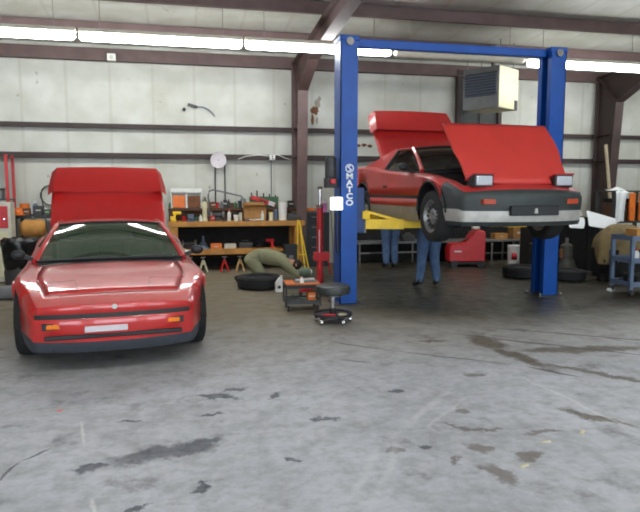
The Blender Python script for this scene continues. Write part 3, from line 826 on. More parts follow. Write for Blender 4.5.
# ------------------------------------------------------------------ generic small things
def tyre_thing(label, loc, rot=(0, 0, 0), r=.32, w=.20, rim=False, group='loose tyres on the floor', rz=0):
    t = thing('tyre', label, 'tyre', loc, rz, group)
    h = w/2
    MB().lathe([(r*.62, -h*.8), (r*.80, -h), (r*.95, -h*.9), (r, -h*.55), (r, h*.55), (r*.95, h*.9), (r*.80, h), (r*.62, h*.8), (r*.58, 0), (r*.62, -h*.8)], 40, (0, 0, h)).build('carcass', 'rubber', t, rot=rot, ang=60)
    tr = MB()
    for z in (.55, .0, -.55): tr.lathe([(r*1.0, h+z*h*.8-.004), (r*1.012, h+z*h*.8-.004), (r*1.012, h+z*h*.8+.02), (r*1.0, h+z*h*.8+.02)], 40)
    tr.build('tread_rib', 'rubber', t)
    if rim:
        MB().lathe([(r*.60, h*.4), (r*.60, h*1.5), (r*.56, h*1.6), (r*.5, h*1.2), (r*.2, h*1.3), (0, h*1.3)], 30).build('rim', 'rim', t)
    return t
def carton(label, loc, sx, sy, sz, m='cardboard', rz=0, flaps=False, name='cardboard_box', cat='box', group=None, lid=None):
    t = thing(name, label, cat, loc, rz, group)
    if flaps:
        b = MB(); k = .006
        b.box(-sx/2, sx/2, -sy/2, sy/2, 0, k).box(-sx/2, sx/2, -sy/2, -sy/2+k, k, sz).box(-sx/2, sx/2, sy/2-k, sy/2, k, sz).box(-sx/2, -sx/2+k, -sy/2+k, sy/2-k, k, sz).box(sx/2-k, sx/2, -sy/2+k, sy/2-k, k, sz)
        b.build('carton', m, t)
        MB().prism([(-sx/2, -sy/2, sz), (sx/2, -sy/2, sz), (sx/2, -sy/2-.08, sz+.05), (-sx/2, -sy/2-.08, sz+.05)], (0, .004, .006)).build('flap', m, t)
        MB().prism([(-sx/2, sy/2, sz), (sx/2, sy/2, sz), (sx/2, sy/2+.03, sz+.09), (-sx/2, sy/2+.03, sz+.09)], (0, .005, .004)).build('flap', m, t)
    else:
        MB().box(-sx/2, sx/2, -sy/2, sy/2, 0, sz*.82 if lid else sz).build('case', m, t, bevel=.006)
        if lid: MB().box(-sx/2-.004, sx/2+.004, -sy/2-.004, sy/2+.004, sz*.82, sz).build('lid', lid, t, bevel=.006)
        MB().box(-.04, .04, -sy/2-.006, -sy/2, sz*.45, sz*.6).build('latch' if lid else 'label_patch', 'steel' if lid else 'offwhite', t)
    return t
def bottle(label, loc, r, h, m='white', cap='jackred', group=None, name='bottle', spray=False):
    t = thing(name, label, 'bottle', loc, 0, group)
    MB().lathe([(0, 0), (r*.95, 0), (r, .01), (r, h*.62), (r*.8, h*.74), (r*.38, h*.82), (r*.36, h*.88), (0, h*.88)], 18).build('body', m, t)
    MB().lathe([(r*.42, h*.86), (r*.42, h), (0, h)], 14).build('cap', cap, t)
    if spray: MB().bar((0, 0, h*.97), (0, -r*1.5, h*.97), .018, .02).build('nozzle', cap, t)
    return t
def can(label, loc, r, h, m, lidm='steel', name='can', cat='can', group=None, handle=False):
    t = thing(name, label, cat, loc, 0, group)
    MB().lathe([(0, 0), (r, 0), (r, h*.94), (0, h*.94)], 24).build('body', m, t, bevel=.003)
    MB().lathe([(r*1.03, h*.92), (r*1.03, h), (r*.9, h), (r*.88, h*.97), (0, h*.97)], 24).build('lid', lidm, t)
    if handle: MB().tube([(-r, 0, h*.85)]+[(r*math.cos(R(a))*1.02, -r*.75*math.sin(R(a)), h*.85-r*.55*math.sin(R(a))) for a in range(170, 9, -20)]+[(r, 0, h*.85)], .004, 5).build('handle', 'steel', t)
    return t

# ------------------------------------------------------------------ work bench on the back wall
bt = thing('workbench', 'long wooden workbench with heavy yellow-brown top along the back wall', 'workbench', (0, 0, 0))
MB().box(-.16, 2.40, 11.70, 12.42, .84, .93).build('worktop', 'wood', bt, bevel=.006)
for i, (x, y) in enumerate(((-.06, 11.77), (2.28, 11.77), (-.06, 12.34), (2.28, 12.34))):
    MB().box(x-.075, x+.075, y-.06, y+.06, 0, .84).build('leg', 'wood', bt, bevel=.005)
MB().box(.02, 2.2, 11.78, 12.38, .34, .39).box(.02, 1.85, 11.745, 11.78, .31, .42).build('lower_shelf', 'wood', bt, bevel=.004)
MB().box(-.02, 2.2, 12.38, 12.40, .02, .84).build('shade_panel', 'dark', bt)  # dark sheet added to paint the shade under the bench
MB().box(-.14, 2.38, 12.385, 12.40, .93, 1.12).build('splash_board', 'darkwood', bt)
MB().box(-.16, 2.40, 12.22, 12.42, 1.12, 1.17).build('upper_shelf', 'darkwood', bt, bevel=.004)
for x in (-.12, 1.1, 2.33): MB().box(x-.03, x+.03, 12.24, 12.40, .93, 1.12).build('shelf_upright', 'darkwood', bt)
TOP, UP, LOW = .93, 1.17, .39
# on the upper shelf
rk = thing('parts_rack', 'white-topped small parts rack with two orange-brown bins on the bench shelf', 'rack', (.19, 12.31, UP))
MB().box(-.29, .29, -.10, .08, .30, .38).box(-.29, -.27, -.08, .08, 0, .30).box(.27, .29, -.08, .08, 0, .30).box(-.015, .015, -.08, .08, 0, .30).box(-.27, .27, .06, .08, 0, .30).build('frame', 'white', rk)
for x, m in ((-.14, 'orange'), (.14, 'brown')):
    MB().prism([(x-.115, -.085, .01), (x-.115, .05, .01), (x-.115, .05, .24), (x-.115, -.06, .24)], (.23, 0, 0)).build('bin', m, rk, bevel=.006)
can('white round tub on the bench shelf by the parts rack', (-.10+.0, 12.28, UP), .05, .0+.12, 'white', 'white', name='tub', cat='tub') if False else None
for i, (x, r, h, m, c, l) in enumerate([(.54, .04, .20, 'green', 'black', 'small green bottle on the bench shelf right of the parts rack'),
        (.62, .035, .16, 'brown', 'black', 'brown bottle on the bench shelf below the swing arm'), (.86, .04, .13, 'grey', 'black', 'squat grey bottle on the bench shelf under the paper plate'),
        (1.0, .035, .17, 'darkgrey', 'steel', 'dark grey bottle on the bench shelf right of the squat grey one'), (1.13, .04, .12, 'green', 'steel', 'short dark green bottle on the bench shelf left of the red tool case'),
        (-.12, .032, .11, 'green', 'black', 'little green bottle at the left end of the bench shelf')]):
    bottle(l, (x, 12.30, UP), r, h, m, c, group='bottles on the bench shelf')
rl = thing('tool_case', 'long red tool case lying tilted on the bench shelf above the carton', 'case', (1.68, 12.30, UP))
mt = Matrix.Translation((0, 0, .13)) @ Matrix.Rotation(R(18), 4, 'Y')
MB().box(-.25, .25, -.06, .06, -.04, .04, 0, mt).build('case', 'jackred', rl, bevel=.012)
MB().box(.10, .24, -.062, .062, -.042, .042, 0, mt).build('end_band', 'plate', rl, bevel=.012)
MB().box(-.10, .06, -.075, -.06, -.012, .012, 0, mt).build('handle', 'black', rl)
cr = thing('drill_rack', 'dark green tool caddy with upright tools on the shelf behind the red case', 'tool caddy', (1.62, 12.375, UP))
MB().box(-.20, .38, -.012, .03, 0, .22).build('panel', 'green', cr, bevel=.004)
for x, h in ((-.16, .30), (-.05, .34), (.08, .29), (.2, .27), (.32, .25)): MB().cyl((x, -.0, .20), (x, 0, h), .014, n=8).build('tool_handle', 'black', cr)
# on the worktop
vs_ = thing('paint_pump', 'upright cream cylinder pump standing on the left of the workbench', 'pump', (.52, 11.98, TOP))
MB().lathe([(0, 0), (.065, 0), (.065, .03), (.045, .05), (.045, .24), (.055, .26), (.05, .34), (.02, .38), (0, .38)], 20).build('barrel', 'cream', vs_)
MB().cyl((0, 0, .38), (0, 0, .46), .012, n=8).build('plunger', 'steel', vs_)
la = thing('swing_arm_lamp', 'grey swing-arm work lamp reaching right from the workbench', 'lamp', (.60, 12.12, TOP))
MB().lathe([(0, 0), (.07, 0), (.07, .02), (.02, .035), (0, .035)], 20).build('base', 'darkgrey', la)
MB().tube([(0, 0, .03), (.0, 0, .50), (.02, 0, .57), (.10, 0, .595), (.64, 0, .47)], .016, 8).build('arm', 'grey', la)
MB().lathe([(.02, 0), (.03, -.03), (.055, -.08), (.05, -.08), (.02, -.03)], 18, (.65, 0, .46)).build('lamp_shade', 'grey', la)
carton('open brown cardboard carton on the workbench below the red tool case', (1.47, 12.02, TOP), .42, .26, .26, flaps=True)
can('large white can near the right end of the workbench', (2.03, 12.05, TOP), .085, .38, 'white', 'offwhite', group=None)
can('small yellow can in front of the white can on the bench', (1.77, 11.86, TOP), .042, .17, 'cream', 'yellow')
can('blue grey can standing between carton and large white can', (1.88, 12.0, TOP), .04, .22, 'greyblue', 'steel')
bottle('white spray bottle with red cap left of centre on the workbench', (.98, 11.96, TOP), .035, .22, 'white', 'jackred', spray=True)
bottle('white squeeze bottle beside the cream pump on the workbench', (.44, 11.90, TOP), .03, .13, 'white', 'white')
cp = tag(MB().lathe([(0, 0), (.04, 0), (.055, .12), (.052, .12), (.038, .008), (0, .008)], 20).build('cup', 'white', None, (1.10, 11.84, TOP)), 'white plastic cup on the front edge of the workbench', 'cup')
cp = tag(MB().lathe([(0, 0), (.03, 0), (.03, .16), (.0, .16)], 16).build('candle_tube', 'offwhite', None, (1.19, 11.93, TOP), bevel=.004), 'narrow white tube standing between white cup and carton', 'tube')
bottle('clear white bottle right in front of the carton on the workbench', (1.60, 11.84, TOP), .034, .19, 'offwhite', 'white')
rg = MB()
rg.grid([[Vector((-.15+.3*i/8, -.05+.1*j/4, .008+.022*math.sin(i*1.3+j)*math.sin(j*.8)+.022)) for i in range(9)] for j in range(5)])
tag(rg.build('shop_rag', 'cloth', None, (1.48, 11.79, TOP), solid=.01, subsurf=1), 'crumpled white rag at the front edge of the workbench', 'rag')
def clutter(kind, label, loc, rz=0):
    if kind == 'grinder':
        t = thing('bench_grinder', label, 'grinder', loc, rz)
        MB().cyl((-.09, 0, .11), (.09, 0, .11), .055, n=18).box(-.06, .06, -.05, .05, 0, .07).build('motor', 'darkgrey', t, bevel=.004)
        for s in (-1, 1): MB().cyl((s*.10, 0, .11), (s*.135, 0, .11), .075, n=22).build('grinding_wheel', 'grey', t)
    if kind == 'vise':
        t = thing('bench_vise', label, 'vise', loc, rz)
        MB().lathe([(0, 0), (.08, 0), (.08, .02), (.05, .05), (0, .05)], 18).box(-.05, .05, -.02, .10, .05, .13).build('base', 'greyblue', t, bevel=.005)
        MB().box(-.055, .055, -.10, -.05, .05, .14).build('jaw', 'greyblue', t, bevel=.005)
        MB().cyl((0, -.18, .08), (0, -.05, .08), .012, n=8).cyl((-.06, -.17, .08), (.06, -.17, .08), .006, n=6).build('screw_handle', 'steel', t)
    if kind == 'drill':
        t = thing('power_drill', label, 'drill', loc, rz)
        MB().cyl((-.09, 0, .16), (.06, 0, .16), .032, n=14).bar((-.05, 0, .14), (-.07, 0, .03), .04, .045).box(-.11, -.03, -.035, .035, 0, .05).build('body', 'yellow', t, bevel=.004)
        MB().cyl((.06, 0, .16), (.11, 0, .16), .02, .012, n=12).build('chuck', 'black', t)
    if kind == 'toolbox':
        t = thing('toolbox', label, 'toolbox', loc, rz)
        MB().box(-.13, .13, -.07, .07, 0, .09).build('case', 'darkgrey', t, bevel=.006)
        MB().prism([(-.13, -.07, .09), (-.13, .07, .09), (-.13, .04, .13), (-.13, -.04, .13)], (.26, 0, 0)).build('lid', 'darkgrey', t)
        MB().tube([(-.05, 0, .13), (-.05, 0, .16), (.05, 0, .16), (.05, 0, .13)], .008, 6).build('handle', 'steel', t)
    if kind == 'coil':
        t = tag(MB().tube([(.08*math.cos(a*.5)*(1+.02*(a % 3)), .08*math.sin(a*.5), .02+.0035*a) for a in range(40)], .012, 6).build('cable_coil', 'black', None, loc), label, 'cable')
    return t
clutter('drill', 'yellow cordless drill at the left end of the workbench', (.02, 11.95, TOP))
clutter('vise', 'blue grey bench vise between the drill and squeeze bottle', (.26, 11.92, TOP))
clutter('grinder', 'dark bench grinder right of the cream pump on the workbench', (.76, 12.08, TOP))
clutter('toolbox', 'dark steel toolbox at the right end of the workbench, beside large white can', (2.24, 11.95, TOP))
clutter('coil', 'coil of black cable lying behind the white cup on the workbench', (1.13, 12.12, TOP))
NM = dict(brown='brown', darkgrey='dark grey', jackred='red', yellow='yellow', offwhite='off-white', greyblue='blue grey', green='green', orange='orange', black='black', white='white', steel='steel', grey='grey')
def small(kind, colour, loc, r, h, where, cap='black'):
    l = 'small %s %s %s' % (NM[colour], kind, where)
    if kind == 'bottle': return bottle(l, loc, r, h, colour, cap)
    if kind == 'can': return can(l, loc, r, h, colour, cap)
    if kind == 'box': return carton(l, loc, r*2, r*1.6, h, colour, name='small_box')
    if kind == 'jar':
        t = thing('jar', l, 'jar', loc)
        MB().lathe([(0, 0), (r, 0), (r, h*.75), (r*.85, h*.82), (0, h*.82)], 18).build('glass_body', colour, t)
        MB().lathe([(r*.9, h*.8), (r*.9, h), (0, h)], 18).build('lid', cap, t)
        return t
for a in [('box', 'jackred', (.66, 12.02, TOP), .045, .10, 'between the cream pump and the grinder on the workbench'), ('jar', 'brown', (.60, 11.86, TOP), .035, .09, 'at the front edge beside the cream pump'),
          ('can', 'darkgrey', (.88, 11.84, TOP), .04, .08, 'at the front edge left of the white spray bottle'), ('can', 'brown', (1.30, 12.14, TOP), .05, .13, 'behind the narrow white tube'),
          ('box', 'darkgrey', (1.36-.06, 11.80, TOP), .05, .05, 'at the front edge below the carton'), ('bottle', 'black', (1.70, 12.0, TOP), .035, .2, 'between the carton and the yellow can'),
          ('can', 'jackred', (.14, 12.10, TOP), .04, .1, 'behind the cordless drill'), ('jar', 'green', (.36, 12.08, TOP), .04, .1, 'behind the vise'), ('box', 'yellow', (-.08, 12.1, TOP), .04, .09, 'at the very left end of the workbench'),
          ('can', 'steel', (1.84, 11.80, TOP), .03, .06, 'at the front edge before the blue grey can'), ('box', 'brown', (2.20, 12.12, TOP), .07, .12, 'behind the dark toolbox at the bench end'),
          ('box', 'brown', (.70, 12.31, UP), .045, .12, 'on the bench shelf beside the brown bottle'), ('can', 'jackred', (.78, 12.33, UP), .035, .11, 'on the bench shelf left of the squat grey bottle'),
          ('box', 'darkgrey', (.935, 12.33, UP), .035, .16, 'on the bench shelf between two bottles'), ('jar', 'brown', (1.065, 12.29, UP), .03, .1, 'on the bench shelf left of the short dark green bottle'),
          ('can', 'darkgrey', (1.22, 12.30, UP), .04, .14, 'on the bench shelf right of the short dark green bottle'), ('bottle', 'greyblue', (1.32, 12.30, UP), .035, .18, 'on the bench shelf left of the red tool case'),
          ('can', 'brown', (2.10, 12.30, UP), .05, .12, 'on the bench shelf behind the large white can'), ('box', 'black', (2.24, 12.31, UP), .06, .14, 'at the right end of the bench shelf')]:
    small(*a)
# lower shelf
carton('orange-red case with a pale label on the lower bench shelf', (.72, 11.93, LOW), .21, .2, .12, 'orange', name='plastic_case', cat='case')
carton('white box right of the orange case on the lower bench shelf', (.98, 11.93, LOW), .22, .2, .11, 'offwhite', name='parts_box')
fn = thing('funnel', 'blue grey upside-down funnel on the lower bench shelf', 'funnel', (.48, 12.02, LOW))
MB().lathe([(.13, 0), (.135, .015), (.03, .16), (.016, .26), (.012, .26), (.026, .16), (.12, .015), (.13, 0)], 24).build('cone', 'greyblue', fn)
MB().bar((.12, 0, .01), (.17, 0, .01), .03, .012).build('tab', 'greyblue', fn)
clutter('toolbox', 'dark steel toolbox on the lower bench shelf right of the white box', (1.28, 11.95, LOW))
clutter('coil', 'coil of black hose on the lower bench shelf', (1.55, 12.0, LOW))
dr = clutter('drill', 'red power drill at the right of the lower bench shelf', (1.74, 11.92, LOW), R(160))
for ch in [o for o in COL.objects if o.parent == dr and o.name.startswith('body')]: ch.data.materials[0] = M['jackred']
clutter('grinder', 'dark motor on the left end of the lower bench shelf', (.22, 12.0, LOW))
carton('black case standing on the floor before the right bench leg', (2.08, 11.52, 0), .24, .20, .50, 'black', name='speaker_case', cat='case', lid='black')
# jack stands below
def jack_stand(label, loc, m):
    t = thing('jack_stand', label, 'jack stand', loc, 0, 'jack stands under the bench')
    for a in (45, 135, 225, 315):
        MB().bar((.105*math.cos(R(a)), .105*math.sin(R(a)), 0.006), (.028*math.cos(R(a)), .028*math.sin(R(a)), .19), .035, .008).build('leg', m, t)
    MB().cyl((0, 0, .14), (0, 0, .22), .032, n=12).build('collar', m, t)
    MB().cyl((0, 0, .18), (0, 0, .28), .016, n=10).box(-.045, .045, -.02, .02, .27, .285).build('ratchet_post', 'steel', t)
    return t
jack_stand('cream jack stand on the floor under the bench', (.46, 11.62, 0), 'cream')
jack_stand('red jack stand on the floor under the bench', (.85, 11.62, 0), 'jackred')
jack_stand('white jack stand half hidden behind the fender of the parked car', (.22, 11.66, 0), 'offwhite')
jack_stand('tan jack stand beside the crouched person', (1.14, 11.64, 0), 'palewood')
bb = thing('rag_sack', 'black sack with a white top at the left bench leg', 'sack', (.10, 11.40, 0))
MB().lathe([(0, 0), (.12, .01), (.15, .12), (.145, .28), (.10, .36), (.05, .38), (0, .38)], 20).build('sack', 'bag', bb)
MB().ball((.02, -.02, .40), (.13, .10, .05), 10).build('white_cloth', 'cloth', bb)
carton('small tan wooden block on the floor left of the crouched person', (1.04, 10.75, 0), .18, .12, .10, 'palewood', name='wood_block', cat='block') if False else None
# yellow folding frame leaning at the right bench leg
ys = thing('folding_trestle', 'yellow folding trestle leaning at the right end of the workbench', 'trestle', (2.30, 11.50, 0))
for a, b in (((-.10, -.05, .0), (-.05, .12, .95)), ((.13, -.05, 0), (-.03, .12, .95)), ((.02, -.22, 0), (-.02, .10, .92))):
    MB().tube([a, b], .013, 8).build('leg', 'yellow', ys)
MB().bar((-.08, .0, .30), (.08, .0, .30), .02, .02).build('crossbar', 'yellow', ys)

# tall dark locker, orange tool and upright bars right of the bench
lk = thing('tool_locker', 'tall black tool cabinet between the workbench and lettered blue post', 'cabinet', (2.72, 12.15, 0))
MB().box(-.24, .24, -.16, .16, 0, 1.08).build('body', 'black', lk, bevel=.006)
for i in range(5): MB().box(-.22, .22, -.172, -.16, .06+.2*i, .24+.2*i).build('drawer', 'black', lk, bevel=.004)
for i in range(5): MB().bar((-.12, -.182, .19+.2*i), (.12, -.182, .19+.2*i), .012, .014).build('drawer_pull', 'steel', lk)
og = thing('angle_grinder', 'orange hand tool lying on top of the black tool cabinet', 'power tool', (2.62, 12.08, 1.08))
MB().cyl((-.12, 0, .05), (.06, 0, .05), .036, n=14).build('body', 'orange', og, bevel=.004)
MB().cyl((.06, 0, .05), (.12, 0, .05), .03, n=12).cyl((.10, 0, .0), (.10, 0, .05), .05, n=16).build('head', 'steel', og)
pk = thing('shop_fan', 'pink plastic bucket beside the bright work lamp, on the black cabinet', 'bucket', (2.84, 12.05, 1.08))
pk.name = 'bucket'
MB().lathe([(0, 0), (.07, 0), (.09, .18), (.086, .18), (.066, .008), (0, .008)], 22).build('pail', 'pink', pk)
MB().tube([(.09*math.cos(R(a)), .02, .17+.10*math.sin(R(a))) for a in range(0, 181, 20)], .004, 5).build('handle', 'steel', pk)
for x, l in ((2.70+.27, 'steel bar leaning against the wall behind the red jack pole'),):
    tag(MB().tube([(x+.06, 11.86, 0.02), (x+.02, 12.0, 1.15)], .014, 8).build('steel_bar', 'steel'), l, 'bar')
# red under-hoist jack
jk = thing('transmission_jack', 'tall red pole jack with chrome ram standing left of the blue post', 'jack', (2.02, 8.75, 0))
MB().cyl((0, 0, .10), (0, 0, 1.30), .045, n=18).build('cylinder', 'jackred', jk)
MB().cyl((0, 0, 1.30), (0, 0, 1.53), .02, n=12).build('ram', 'chrome', jk)
MB().cyl((0, 0, 1.53), (0, 0, 1.57), .035, n=14).build('saddle', 'steel', jk)
MB().cyl((0, 0, 1.27), (0, 0, 1.31), .055, n=18).build('collar', 'steel', jk)
for a in (20, 110, 200, 290):
    lg_ = MB().bar((0, 0, .12), (.34*math.cos(R(a)), .34*math.sin(R(a)), .085), .06, .05).build('leg', 'jackred', jk, bevel=.005)
    MB().cyl((.33*math.cos(R(a))-.02, .33*math.sin(R(a)), .035), (.33*math.cos(R(a))+.02, .33*math.sin(R(a)), .035), .035, n=14).build('caster', 'black', lg_)
MB().box(-.09, .13, -.06, .06, .50, .62).build('pump_block', 'jackred', jk, bevel=.008)
MB().tube([(.10, -.05, .56), (.15, -.06, .30)], .012, 8).build('foot_pedal', 'jackred', jk)
MB().tube([(-.02, -.046, .62), (-.02, -.046, .95)], .010, 6).build('decal_strip', 'plate', jk)

# kneeling corner: tyre, shoe-like bag, white jug
tyre_thing('black tyre lying flat in front of the crouched person', (1.24, 9.55, 0), r=.345, w=.20, rim=True)
tyre_thing('black tyre lying flat under the raised car beside the white bucket', (5.92, 9.72, 0), r=.36, w=.20, rim=False)
jg = thing('oil_jug', 'small white oil jug on the floor right of the flat tyre', 'jug', (1.47, 9.08, 0))
MB().prism([(-.06, -.045, 0), (.06, -.045, 0), (.06, -.045, .15), (.045, -.045, .215), (.0, -.045, .225), (-.06, -.045, .14)], (0, .09, 0)).build('jug', 'white', jg, bevel=.012)
MB().cyl((.03, 0, .215), (.03, 0, .25), .02, n=12).build('cap', 'white', jg)
MB().cyl((-.005, -.048, .08), (-.005, -.044, .08), .025, n=14).build('label_spot', 'black', jg)
gb = thing('duffel_bag', 'grey-green cloth bag with a pale end by the yellow trestle', 'bag', (2.12, 10.55, 0))
MB().lathe([(0, -.16), (.06, -.155), (.085, -.10), (.09, 0), (.08, .10), (.05, .15), (0, .155)], 20, (0, 0, .088), axis='x').build('bag', 'lightgreen', gb)
MB().lathe([(.06, .12), (.052, .155), (.02, .172), (0, .172)], 18, (0, 0, .088), axis='x').build('pale_end', 'cloth', gb)
MB().tube([(-.08, 0, .17), (-.05, 0, .23), (.05, 0, .23), (.08, 0, .17)], .008, 6).build('handle', 'darkgrey', gb)

# rolling cart with orange top and rolling stool
ct = thing('tool_cart', 'low rolling tool cart with an orange top tray beside the stool', 'cart', (1.54, 7.72, 0), R(-4))
def tray(mb, z, sx, sy, h):
    mb.box(-sx, sx, -sy, sy, z, z+.012).box(-sx, sx, -sy, -sy+.012, z+.012, z+h).box(-sx, sx, sy-.012, sy, z+.012, z+h).box(-sx, -sx+.012, -sy, sy, z+.012, z+h).box(sx-.012, sx, -sy, sy, z+.012, z+h)
    return mb
tray(MB(), .29, .225, .19, .045).build('top_tray', 'black', ct)
MB().box(-.215, .215, -.175, .175, .335, .352).build('tray_mat', 'orange', ct, bevel=.004)
tray(MB(), .09, .222, .19, .05).build('bottom_tray', 'darkgrey', ct)
MB().box(-.205, .205, -.175, .175, .103, .118).build('shelf_mat', 'lightgreen', ct)
for sx in (-1, 1):
    for sy in (-1, 1):
        MB().box(sx*.216-.01, sx*.216+.01, sy*.18-.01, sy*.18+.01, .07, .34).build('upright', 'black', ct)
        w = MB().cyl((sx*.185-.014, sy*.15, .036), (sx*.185+.014, sy*.15, .036), .036, n=16).build('caster', 'black', ct)
        MB().cyl((sx*.185-.016, sy*.15, .036), (sx*.185+.016, sy*.15, .036), .015, n=12).build('caster_hub', 'chrome', w)
tr_ = thing('magnetic_tray', 'small steel parts tray on the orange cart top', 'tray', (1.58, 7.70, .353))
MB().box(-.14, .14, -.09, .09, 0, .008).box(-.14, .14, -.09, -.085, .008, .03).box(-.14, .14, .085, .09, .008, .03).build('pan', 'steel', tr_)
MB().cyl((-.12, .02, .02), (.12, -.02, .04), .012, n=8).build('rim_rail', 'plate', tr_)
bottle('white bottle cap side up on the orange cart top', (1.52, 7.60, .353), .028, .07, 'white', 'white')
carton('small orange box on the bottom tray of the rolling cart', (1.66, 7.70, .12), .10, .10, .10, 'orange', name='parts_box')
bk = tag(MB().box(-.08, .08, -.05, .05, 0, .03).cyl((-.02, 0, .03), (.02, 0, .05), .03, n=12).build('brake_pad', 'darkgrey', None, (1.42, 7.68, .12), bevel=.004), 'dark metal part on the bottom tray of the rolling cart', 'car part')
st = thing('rolling_stool', 'black padded rolling mechanic stool with a round tool-tray base', 'stool', (1.725, 6.82, 0))
MB().lathe([(0, .335), (.165, .335), (.195, .35), (.205, .39), (.195, .43), (.16, .445), (0, .438)], 36).build('seat', 'seat_vinyl', st)
MB().lathe([(0, .318), (.13, .318), (.13, .335), (0, .335)], 28).build('seat_plate', 'steel', st)
MB().cyl((0, 0, .10), (0, 0, .325), .024, n=16).build('post', 'chrome', st)
MB().cyl((0, 0, .09), (0, 0, .17), .036, n=16).build('post_sleeve', 'black', st)
MB().lathe([(0, .082), (.20, .082), (.225, .092), (.225, .118), (.21, .118), (.20, .096), (0, .096)], 36).build('tray_base', 'black', st)
for a in (-70, 2, 74, 146, 218):
    w = MB().bar((0, 0, .072), (.2*math.cos(R(a)), .2*math.sin(R(a)), .072), .04, .02).build('leg', 'black', st)
    c = (.205*math.cos(R(a)), .205*math.sin(R(a)))
    MB().cyl((c[0]-.013, c[1], .031), (c[0]+.013, c[1], .031), .031, n=16).box(c[0]-.02, c[0]+.02, c[1]-.018, c[1]+.018, .045, .066).build('caster', 'chrome', w)
rt = tag(MB().tube([(-.06, 0, .012), (.0, .01, .014), (.07, 0, .012)], [.012, .014, .01], 8).bar((.05, 0, .012), (.09, 0, .012), .03, .02).build('screwdriver', 'jackred', None, (1.64, 6.72, .098)), 'red-handled tool lying in the stool base tray', 'tool')
rt = tag(MB().lathe([(.03, 0), (.05, 0), (.05, .015), (.03, .015), (.03, 0)], 20).build('tape_roll', 'cream', None, (1.82, 6.74, .098)), 'cream roll of tape in the stool base tray', 'tape')

# ------------------------------------------------------------------ things on the back wall
pl = thing('wall_clock', 'round white disc hanging on the lower wall girt above the bench', 'disc', (.82, 12.385, 2.10))
MB().lathe([(0, -.012), (.14, -.012), (.155, -.02), (.155, .0), (0, .0)], 36, axis='y').build('disc', 'plate', pl)
MB().cyl((0, -.018, 0), (0, -.01, 0), .012, n=10).build('hook', 'steel', pl)
for i, (x, z0, l) in enumerate([(.84, 1.17, 'dark conduit running down the wall below the round white disc'), (1.02, 1.17, 'dark conduit running down the wall right of the white disc'), (1.88, 1.20, 'thin conduit running down the wall to the red tool case')]):
    t = thing('conduit', l, 'conduit', (x-.08 if i == 0 else x-.07 if i == 1 else x, 12.50, 0), 0, 'conduits on the back wall')
    MB().cyl((0, 0, z0), (0, 0, 2.12), .014 if i < 2 else .007, n=8).build('pipe', 'darkgrey', t)
    MB().box(-.03, .03, -.02, .02, 2.09, 2.13).build('clamp', 'steel', t)
ob = thing('outlet_box', 'white electrical box on the girt left of the steel column', 'electrical box', (1.88, 12.36, 2.16))
MB().box(-.055, .055, -.03, .02, -.05, .05).build('box', 'white', ob, bevel=.006)
for z in (-.022, .022): MB().box(-.014, .014, -.034, -.03, z-.012, z+.012).build('socket', 'darkgrey', ob)
tag(MB().tube([(1.20, 12.36, 2.12), (1.35, 12.35, 2.18), (1.6, 12.35, 2.21), (1.82, 12.345, 2.19), (1.98, 12.35, 2.22), (2.15, 12.35, 2.15), (2.26, 12.35, 2.12)], .008, 6).build('extension_cable', 'white'), 'white cord draped along the girt beside the electrical box', 'cord')
hs = thing('hose_nozzle', 'dark hose nozzle with a curved pale tail on the upper wall', 'hose', (0, 12.50, 0))
MB().bar((.26, 0, 3.17), (.44, 0, 3.12), .05, .05).ball((.19, 0, 3.07), .035, 8).build('nozzle', 'darkgrey', hs)
MB().tube([(.42, 0, 3.13), (.55, 0, 3.13), (.66, 0, 3.08), (.74, 0, 3.0), (.77, 0, 2.95)], .011, 6).build('tail', 'greyblue', hs)
sk = thing('siren_speaker', 'small white box fixed under the eave beam at upper left', 'alarm box', (-1.10, 12.30, 3.94))
MB().box(-.075, .075, -.06, .05, -.06, .07).build('box', 'white', sk, bevel=.01)
MB().cyl((0, -.066, 0), (0, -.06, 0), .04, n=16).build('grille', 'offwhite', sk)
ex = MB()
random.seed(3)
def ragged(cx, cz, rx, rz, n=22):
    return [(cx+rx*math.cos(2*math.pi*k/n)*random.uniform(.6, 1.1), 12.546, cz+rz*math.sin(2*math.pi*k/n)*random.uniform(.6, 1.1)) for k in range(n)]
tn = thing('torn_insulation', 'brown ragged tear in the wall lining right of the steel column', 'tear', (0, 0, 0))
for i, (cx, cz, rx, rz) in enumerate([(2.84, 3.26, .07, .12), (2.78, 3.12, .10, .09), (2.74, 2.94, .035, .12), (2.83, 2.93, .03, .09), (2.88, 3.36, .04, .05)]):
    MB().prism(ragged(cx, cz, rx, rz), (0, -.012-.003*i, 0)).build('torn_flap', 'brown' if i in (1, 2) else 'cladding', tn)
for i, (x, z, w) in enumerate([(3.60, 2.45, .07), (3.72, 2.44, .05), (3.84, 2.45, .07), (3.97, 2.43, .06)]):
    tag(MB().prism(ragged(x, z, w, .035, 14), (0, -.01, 0)).build('torn_patch', 'brown'), 'small torn patch in a row on the wall above the raised engine lid', 'tear', 'row of small wall tears')
# paint marks on the first column
pm_ = thing('column_marking', 'white painted marks on the steel column above the bench', 'sign', (2.38, 11.86, 0))
for i, (z, w, h) in enumerate(((1.86, .07, .08), (1.75, .06, .07), (1.64, .07, .08))):
    MB().box(-w/2, w/2, -.012+.008*i*0, -.004, z-h/2, z+h/2).build('paint_patch', 'plate', pm_, loc=(.0, .02-.012*i*0, 0), bevel=.006)
